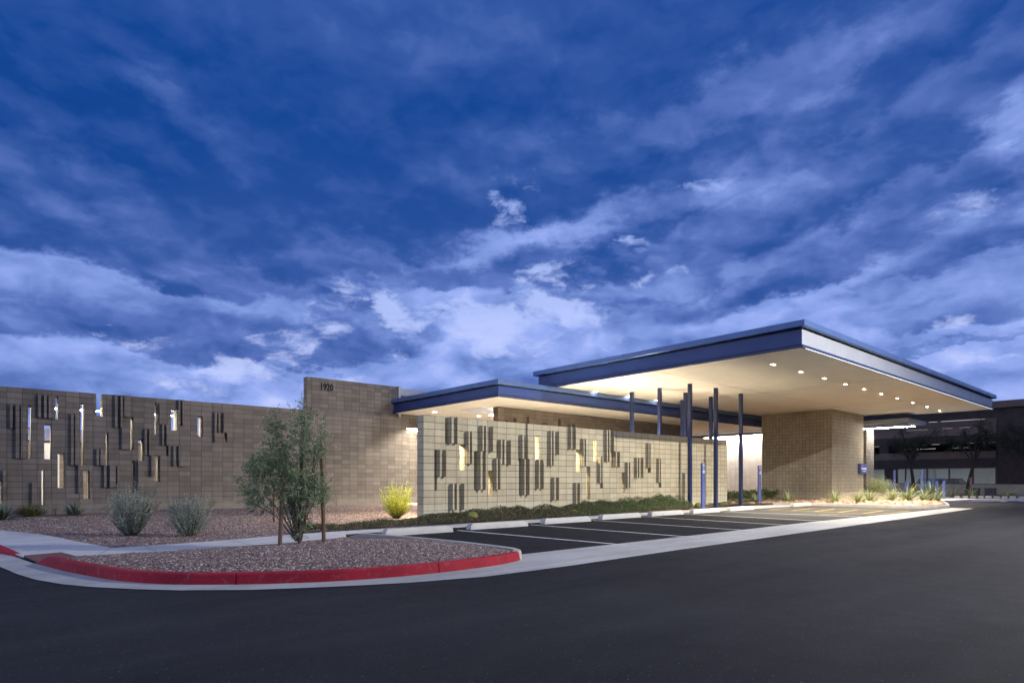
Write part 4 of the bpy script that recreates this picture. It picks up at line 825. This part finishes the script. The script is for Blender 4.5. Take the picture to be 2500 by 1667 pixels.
# ground cover along the screen wall: one living mass
def cover(name, xa, xb, yf0, yf1, hfun, n, mat, size=.045):
    X = rng.uniform(xa, xb, n); T = rng.random(n); Y = yf0(X)+(yf1(X)-yf0(X))*T
    h = np.array([hfun(a, t)*(.55+.75*max(0, .5+mnoise.noise(Vector((a*1.9, b*2.4, .3))))) for a, b, t in zip(X, Y, T)])
    Z = .06+.08*np.clip((Y-14.1)/1.1, 0, 1)+h*rng.random(n)**.45
    d = rng.normal(size=(n, 3))+[0, -.2, .8]; V, Q, U = leaves(np.stack([X, Y, Z], 1), d, rng.uniform(size*.6, size*1.3, n), size*.55); return tag(fast_mesh(name, V, Q, mat, uv=U), kind='stuff')
wf = lambda x: 14.05+np.clip((x-15), 0, 20)*.045
hg = lambda x, t: (.08+.09*min(1, max(0, (x-10)/3)) + .19*min(1, max(0, (x-16.3)/2.5)))*(.25+1.0*min(t*1.7, 1))
cover('ground_cover', 9.9, 18.0, lambda x: wf(x), lambda x: 15.3+0*x, hg, 30000, LF_COVERB)
cover('ground_cover', 15.6, 22.9, lambda x: wf(x), lambda x: 15.3+0*x, hg, 27000, LF_COVER)
cover('ground_cover', 5.6, 9.95, lambda x: 13.95+0*x, lambda x: 14.35+.11*(x-5.6), lambda x, t: .09+.06*(x-5.6)/4*math.sin(t*3.1), 9000, LF_COVERB)
cover('ground_cover', 25.3, 26.9, lambda x: 14.85+0*x, lambda x: 15.25+0*x, lambda x, t: .08, 900, LF_COVER); cover('ground_cover', 28.2, 30.4, lambda x: 15+0*x, lambda x: 15.6+0*x, lambda x, t: .12, 1200, LF_COVER)
cover('ground_cover', 30.5, 37.4, lambda x: 17.5+0*x, lambda x: 19+0*x, lambda x, t: .45, 7000, LF_COVER, .09)
def cactus(x, y, z, r_, label):
    r = thing('barrel_cactus', label, 'cactus', (x, y, z), 'golden barrel cacti'); m = MB(); n = 22
    for j in range(9):
        a0, a1 = -.5+j*2.07/9, -.5+(j+1)*2.07/9
        for k in range(n*2):
            f = lambda k: 1. if k % 2 == 0 else .9
            P4 = [(r_*math.cos(a)*f(kk)*math.cos(math.pi*kk/n), r_*math.cos(a)*f(kk)*math.sin(math.pi*kk/n), r_*(.5+math.sin(a)*.92)) for a, kk in ((a0, k), (a0, k+1), (a1, k+1), (a1, k))]
            m.face(P4, [(.3, 0)]*4)
    m.build('body', CACT, r, origin=(0, 0, 0)); n = 900; u = rng.uniform(-.3, 1, n); a = rng.uniform(0, 6.28, n); c = np.sqrt(np.maximum(0, 1-u*u)); nrm = np.stack([c*np.cos(a), c*np.sin(a), u], 1)
    V, Q, U = leaves(nrm*r_*[.97, .97, .92]+[0, 0, r_*.5], nrm+rng.normal(0, .4, (n, 3)), r_*.22, r_*.05); fast_mesh('spines', V, Q, CACT, r, U)
for x, y, r_, lb in [(11.2, 14.55, .16, 'golden barrel cactus behind the second wheel stop'), (15.5, 14.45, .12, 'golden barrel cactus behind the third wheel stop gap'), (15.35, 14.75, .07, 'tiny barrel cactus just showing in the ground cover'), (23.75, 14.75, .14, 'barrel cactus right of the near blue sign post'), (24.1, 14.8, .11, 'small barrel cactus beside the one by the sign post')]: cactus(x, y, .08, r_, lb)
# ------------------------------------------------------------------ the young tree with its stakes
TB = Vector((4.43, 10.91, island_z(4.43, 10.91))); RV = Vector((math.sin(THETA), -math.cos(THETA), 0)); FV = Vector((math.cos(THETA), math.sin(THETA), 0))
root = thing('young_tree', 'young feathery green tree tied between wooden stakes on the gravel island', 'tree', TB)
# lobes of the crown: sideways and upward place and half sizes in metres about the foot, then foliage weight
LOBES = [(-.68, 1.20, .36, .46, 1.2), (-.82, .90, .24, .28, .7), (-.40, 1.50, .24, .30, .9), (-.48, 1.75, .20, .22, .5), (-.48, 2.28, .11, .22, .35), (-.34, 2.05, .12, .22, .35), (.02, 1.85, .26, .34, 1.), (.05, 2.30, .15, .28, .5), (.10, 2.52, .07, .12, .12), (-.05, 1.28, .34, .40, 1.25), (.08, .92, .34, .34, 1.2), (-.10, .68, .22, .22, .7), (.30, 1.0, .20, .30, .7), (.42, 2.05, .04, .20, .14), (.30, 1.72, .14, .2, .3), (.02, .36, .12, .24, .35), (-.22, 1.02, .25, .25, .7), (-.62, 1.42, .3, .25, .6)]
m = MB(); P_, D_ = [], []; g = np.random.default_rng(11)
for i in range(7):
    a = i*.9; m.tube([(0, 0, -.05), (.06*math.cos(a), .06*math.sin(a), .35), (.16*math.cos(a), .16*math.sin(a), .85)], [.022, .015, .009], 6, False)
for (u, v, ru, rv, wt) in LOBES:
    u, v = u*.92, v*.955
    c = RV*u+Vector((0, 0, v)); st = Vector((0, 0, .05))+RV*u*.08; lo = c-Vector((0, 0, rv*.6)); m.tube([st, st.lerp(lo, .5)+Vector((0, 0, .12)), lo, c, c+Vector((0, 0, rv*.8))], [.016, .012, .008, .006, .003], 5, False)
    for _ in range(int(120*wt)):
        d = g.normal(size=3); d /= np.linalg.norm(d); q = g.random()**.45; dep = g.normal(0, .5); base = c+RV*d[0]*ru*q*1.02+Vector((0, 0, d[2]*rv*q*1.0))+FV*d[1]*ru*q*1.1
        td = (RV*(d[0]*.8+.5*u)+FV*d[1]+Vector((0, 0, .5+.5*d[2]))).normalized() if u > -.3 else (RV*(d[0]*.8-.5)+FV*d[1]+Vector((0, 0, .15+.5*d[2]-.3))).normalized(); tl = g.uniform(.08, .26)
        if g.random() < .3: m.tube([base, base+td*tl], [.002, .001], 3, False)
        for t in g.random(16): P_.append(base+td*tl*t); D_.append(np.array(td)*.6+g.normal(0, .8, 3))
m.build('trunk', BARK, root, origin=(0, 0, 0)); P_ = np.array(P_)+g.normal(0, .014, (len(P_), 3)); V, Q, U = leaves(P_, np.array(D_), g.uniform(.022, .052, len(P_)), .017); fast_mesh('crown', V, Q, LF_TREE, root, U)
def stake(x, y, z, h, lean, label):
    r = thing('tree_stake', label, 'stake', (x, y, z), 'wooden stakes round the young tree'); t = Vector((RV.x*lean, RV.y*lean, h)); m = MB(); m.tube([(0, 0, -.05), t*.5, t], [.037, .036, .035], 10); m.build('post', STAKE, r, origin=(0, 0, 0), smooth=False)
    m = MB(); m.tube([t*.62+Vector((-.037, 0, 0)), t*.62+Vector((.0, -.039, .004)), t*.62+Vector((.037, 0, 0))], .006, 5); m.build('wire_tie', GREYM, r, origin=(0, 0, 0))
stake(4.07, 10.9, .08, 1.18, .05, 'thick wooden stake left of the young tree, leaning right'); stake(4.87, 10.85, .08, 1.85, -.045, 'tallest wooden stake, right of the young tree'); stake(6.5, 17.84, .05, 1.0, 0, 'wooden stake behind the tree across the walk')
# ------------------------------------------------------------------ garage and trees in the background
XG = 60.
root = thing('parking_garage', 'dark brown three storey garage with lit ground floor windows at the right edge', 'building', (XG, 15, 0))
def gbox(nm, y0, z0, y1, z1, mt, dx0=0., dx1=.4):
    q = MB(); q.box(XG+dx0, y0, z0, XG+dx1, y1, z1); return q.build(nm, mt, root)
gbox('parapet', -25, 6.90, 55, 7.43, BROWN, -.25, 1.2); gbox('wall', -25, .955, 11.03, 6.895, BROWND); gbox('base_wall', -25, -.1, 11.03, .95, TAN, -.06, .4)
gbox('spandrel', 11.035, 6.20, 55, 6.895, BROWND); gbox('spandrel', 11.035, 4.26, 55, 5.50, BROWND, -.05); gbox('spandrel', 11.035, 4.9, 55, 5.505, BROWN, -.09, -.052); gbox('spandrel', 11.035, 2.28, 55, 3.58, BROWND, -.05); gbox('spandrel', 11.035, 3.02, 55, 3.585, BROWN, -.09, -.052); gbox('base_wall', 11.035, -.1, 55, .955, TAN, -.04)
for y in (18.36, 26, 34): gbox('pillar', y-.45, .96, y+.45, 2.275, BROWND)
for y in (18.9, 26, 34): gbox('pillar', y-.35, 3.59, y+.35, 4.255, BROWND)
for z0, z1, mt in ((-.1, 2.9, ROOMW), (3.0, 4.9, BROWN), (4.95, 6.85, BROWN)):
    gbox('back_wall', 11.1, z0, 55, z1, mt, 7.6, 7.8); gbox('floor_slab', 11.1, z0-.05, 55, z0, TAN, .45, 7.55)
    gbox('side_wall', 10.9, z0, 11.05, z1, mt, .45, 7.55)
gbox('ceiling_light', 11.6, 2.64, 30, 2.68, INT, 3.4, 3.6); gbox('ceiling', 11.1, 2.70, 55, 2.8, BROWN, .45, 7.55)
for z, segs in ((2.62, [(11.6, 13.6), (14.6, 16.4), (19.4, 21), (27, 30)]), (4.34, [(11.2, 13.4), (15.3, 15.9), (16.3, 17.4), (20, 23)]), (3.98, [(13.2, 14.4), (15.6, 17.0), (17.4, 18.2), (21, 24)]), (6.28, [(12.2, 15.2), (15.5, 16.1)]), (5.66, [(13.2, 13.9), (14.4, 15.1), (16.2, 17.8)])):
    for a, b in segs: gbox('ceiling_light', a, z, b, z+.014, INT2, 2.2, 2.25)
kg = M_('garage_glass', (1, 1, 1)); tr = kg.n('ShaderNodeBsdfTransparent'); gl = kg.n('ShaderNodeBsdfGlossy'); gl.inputs['Roughness'].default_value = .03; mx = kg.n('ShaderNodeMixShader'); mx.inputs[0].default_value = .07
tr.inputs[0].default_value = (.86, .90, .92, 1); kg.l(tr.outputs[0], mx.inputs[1]); kg.l(gl.outputs[0], mx.inputs[2]); kg.l(mx.outputs[0], kg.t.nodes['Material Output'].inputs[0]); PANE = kg.m
for a, b in [(11.05, 12.53), (12.53, 14.12), (14.12, 15.67), (15.67, 17.25), (17.25, 17.88), (18.84, 19.9), (19.9, 21.5), (21.5, 23.1)]:
    q = MB(); w = .055; q.box(XG+.05, a, .96, XG+.15, a+w, 2.27); q.box(XG+.05, b-w, .96, XG+.15, b, 2.27); q.box(XG+.05, a+w, .96, XG+.15, b-w, .96+.05); q.box(XG+.05, a+w, 2.22, XG+.15, b-w, 2.27); f = q.build('window', DARKM, root)
    q = MB(); q.box(XG+.09, a+w, 1.01, XG+.10, b-w, 2.22); q.build('pane', PANE, f)
q = MB(); q.box(XG+7.4, 16.9, .0, XG+7.55, 17.9, 2.2); q.build('inner_door', SILVER, root)
def parked_car(x, y, mat, label, w=1.72):
    r = thing('parked_car', label, 'car', (x, y, 0.02), 'cars parked in the garage')
    prof = [(-2.2, .35), (-2.25, .62), (-2.1, .86), (-1.3, .95), (-.75, 1.38), (.55, 1.42), (1.5, 1.0), (2.15, .9), (2.25, .6), (2.2, .35)]
    m = MB(); h = w/2; n = len(prof)
    def ins(z): return h if z < .96 else h-(z-.95)*.42
    for i in range(n-1):
        (a, b), (c, d) = prof[i], prof[i+1]; m.face([(a, -ins(b), b), (c, -ins(d), d), (c, ins(d), d), (a, ins(b), b)][::-1])
    for s in (-1, 1):
        low = [(p[0], s*h, p[1]) for p in prof if p[1] < .98]; m.face(low if s < 0 else low[::-1]); 
        up = [(-1.3, s*ins(.95), .95), (1.5, s*ins(1.), 1.0), (.55, s*ins(1.42), 1.42), (-.75, s*ins(1.38), 1.38)]; m.face(up if s < 0 else up[::-1])
    m.face([(-2.2, -h, .35), (-2.2, h, .35), (2.2, h, .35), (2.2, -h, .35)]); m.build('body', mat, r, origin=(0, 0, 0))
    m = MB(); m.face([(-1.27, -h*.80, 1.01), (-.80, -h*.70, 1.335), (-.80, h*.70, 1.335), (-1.27, h*.80, 1.01)][::-1]); m.build('rear_window', GLASS, r, origin=(-.02, 0, .02)).location = (0, 0, 0)
    m = MB()
    for s in (-1, 1):
        q = [(-1.05, s*(ins(1.0)+.006), 1.0), (1.2, s*(ins(1.03)+.006), 1.03), (.5, s*(ins(1.36)+.006), 1.36), (-.7, s*(ins(1.33)+.006), 1.33)]; m.face(q if s < 0 else q[::-1])
    m.build('side_windows', GLASS, r, origin=(0, 0, 0))
    for sx in (-1.4, 1.4):
        for s in (-1, 1):
            m = MB(); m.tube([(sx, s*(h-.2), .32), (sx, s*(h+.01), .32)], .32, 16); wo_ = m.build('wheel', DARKM, r, origin=(0, 0, 0)); m = MB(); m.tube([(sx, s*(h+.0105), .32), (sx, s*(h+.02), .32)], .2, 12); m.build('rim', GREYM, wo_, origin=(0, 0, 0))
    for s in (-1, 1): m = MB(); m.box(-2.235, s*.62-.16, .68, -2.18, s*.62+.16, .80); m.build('tail_light', RED, r, origin=(0, 0, 0))
parked_car(63.3, 16.25, CARB, 'blue car behind the garage glass, left of the dark one'); parked_car(63.3, 14.75, CARD, 'dark car with roof rails behind the garage glass')
def far_tree(x, y, h, lean, seed, label, crown):
    g = np.random.default_rng(seed); r = thing('dark_tree', label, 'tree', (x, y, .1), 'dark trees in front of the garage'); m = MB(); fork = Vector((0, -lean*.5, h*.40)); m.tube([(0, 0, -.1), (0, -lean*.2, h*.2), fork], [.15, .12, .10], 8, False); P_, D_ = [], []
    for i in range(7):
        a = g.uniform(0, 6.28); tip = fork+Vector((math.cos(a)*crown*.7, math.sin(a)*crown*.9, h*.6*g.uniform(.55, 1))); mid = fork.lerp(tip, .45)+Vector((0, 0, .35)); m.tube([fork, mid, tip], [.07, .04, .012], 6, False)
        for k in range(26):
            b = mid.lerp(tip, g.random()); dd = Vector(g.normal(size=3)).normalized(); e = b+Vector((dd.x*.9, dd.y*.9, dd.z*.5-.25)); 
            if k % 3 == 0: m.tube([b, e], [.012, .004], 3, False)
            for t in g.random(26): P_.append(b.lerp(e, t)-Vector((0, 0, g.random()*.25))); D_.append(g.normal(size=3)+[0, 0, -.6])
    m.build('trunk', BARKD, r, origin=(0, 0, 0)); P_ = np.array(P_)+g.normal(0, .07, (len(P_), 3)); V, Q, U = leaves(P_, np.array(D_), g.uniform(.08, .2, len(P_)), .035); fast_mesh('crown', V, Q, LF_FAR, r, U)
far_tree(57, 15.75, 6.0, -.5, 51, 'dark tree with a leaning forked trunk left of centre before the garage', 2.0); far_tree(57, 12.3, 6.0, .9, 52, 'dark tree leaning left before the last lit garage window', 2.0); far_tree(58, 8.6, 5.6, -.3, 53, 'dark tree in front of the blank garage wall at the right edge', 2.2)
for y, lb in ((12.0, 'dark square planter under the garage window by the leaning tree'), (11.0, 'dark square planter at the corner of the garage base wall')):
    m = MB(); m.prism([(57.6, y-.3), (58.2, y-.3), (58.2, y+.3), (57.6, y+.3)], .13, .62); m.prism([(57.55, y-.35), (58.25, y-.35), (58.25, y+.35), (57.55, y+.35)], .62, .68); tag(m.build('planter_box', DARKM), lb, 'planter', 'planters before the garage')
for i in range(11):
    x, y = 47.6+i*.19, 10.75-i*.37; m = MB(); m.prism([(x-.10, y+.10), (x+.02, y-.14), (x+.16, y-.07), (x+.04, y+.17)], .12, .27)
    tag(m.build('kerb_block', CONCW), 'small white kerb block in the row behind the last yuccas', 'kerb block', 'white kerb blocks beyond the far bed')
# ------------------------------------------------------------------ parking-lot lamp standing right of the picture
LX, LY, LZ = 21.1, -5.0, 10.2
root = thing('lot_lamp', 'tall dark car park lamp post with a flat lit head', 'street lamp', (LX, LY-.9, 0))
m = MB(); m.lathe([(0, 0), (.28, 0), (.28, .7), (0, .7)], (0, 0, 0), 20); m.build('footing', CONCK, root, origin=(0, 0, 0))
m = MB(); m.tube([(0, 0, .7), (0, 0, LZ+.2)], [.075, .05], 12); m.tube([(0, 0, LZ+.1), (0, .8, LZ+.12)], .03, 8); m.build('pole', DARKM, root, origin=(0, 0, 0))
m = MB(); m.box(-.22, .55, LZ+.05, .22, 1.15, LZ+.16); hd = m.build('lamp_head', DARKM, root, origin=(0, 0, 0))
m = MB(); m.box(-.18, .6, LZ+.035, .18, 1.1, LZ+.049); m.build('lens', LAMPH, hd, origin=(0, 0, 0))
la = bpy.data.lights.new('lot_lamp_light', 'SPOT'); la.energy = 34000; la.color = (1., .95, .88); la.spot_size = R(156); la.spot_blend = 1.; la.shadow_soft_size = .16
lo = bpy.data.objects.new('lot_lamp_light', la); COL.objects.link(lo); lo.parent = root; lo.location = (0, .9, LZ); lo.rotation_euler = Vector((-.28, .75, -.60)).to_track_quat('-Z', 'Y').to_euler()
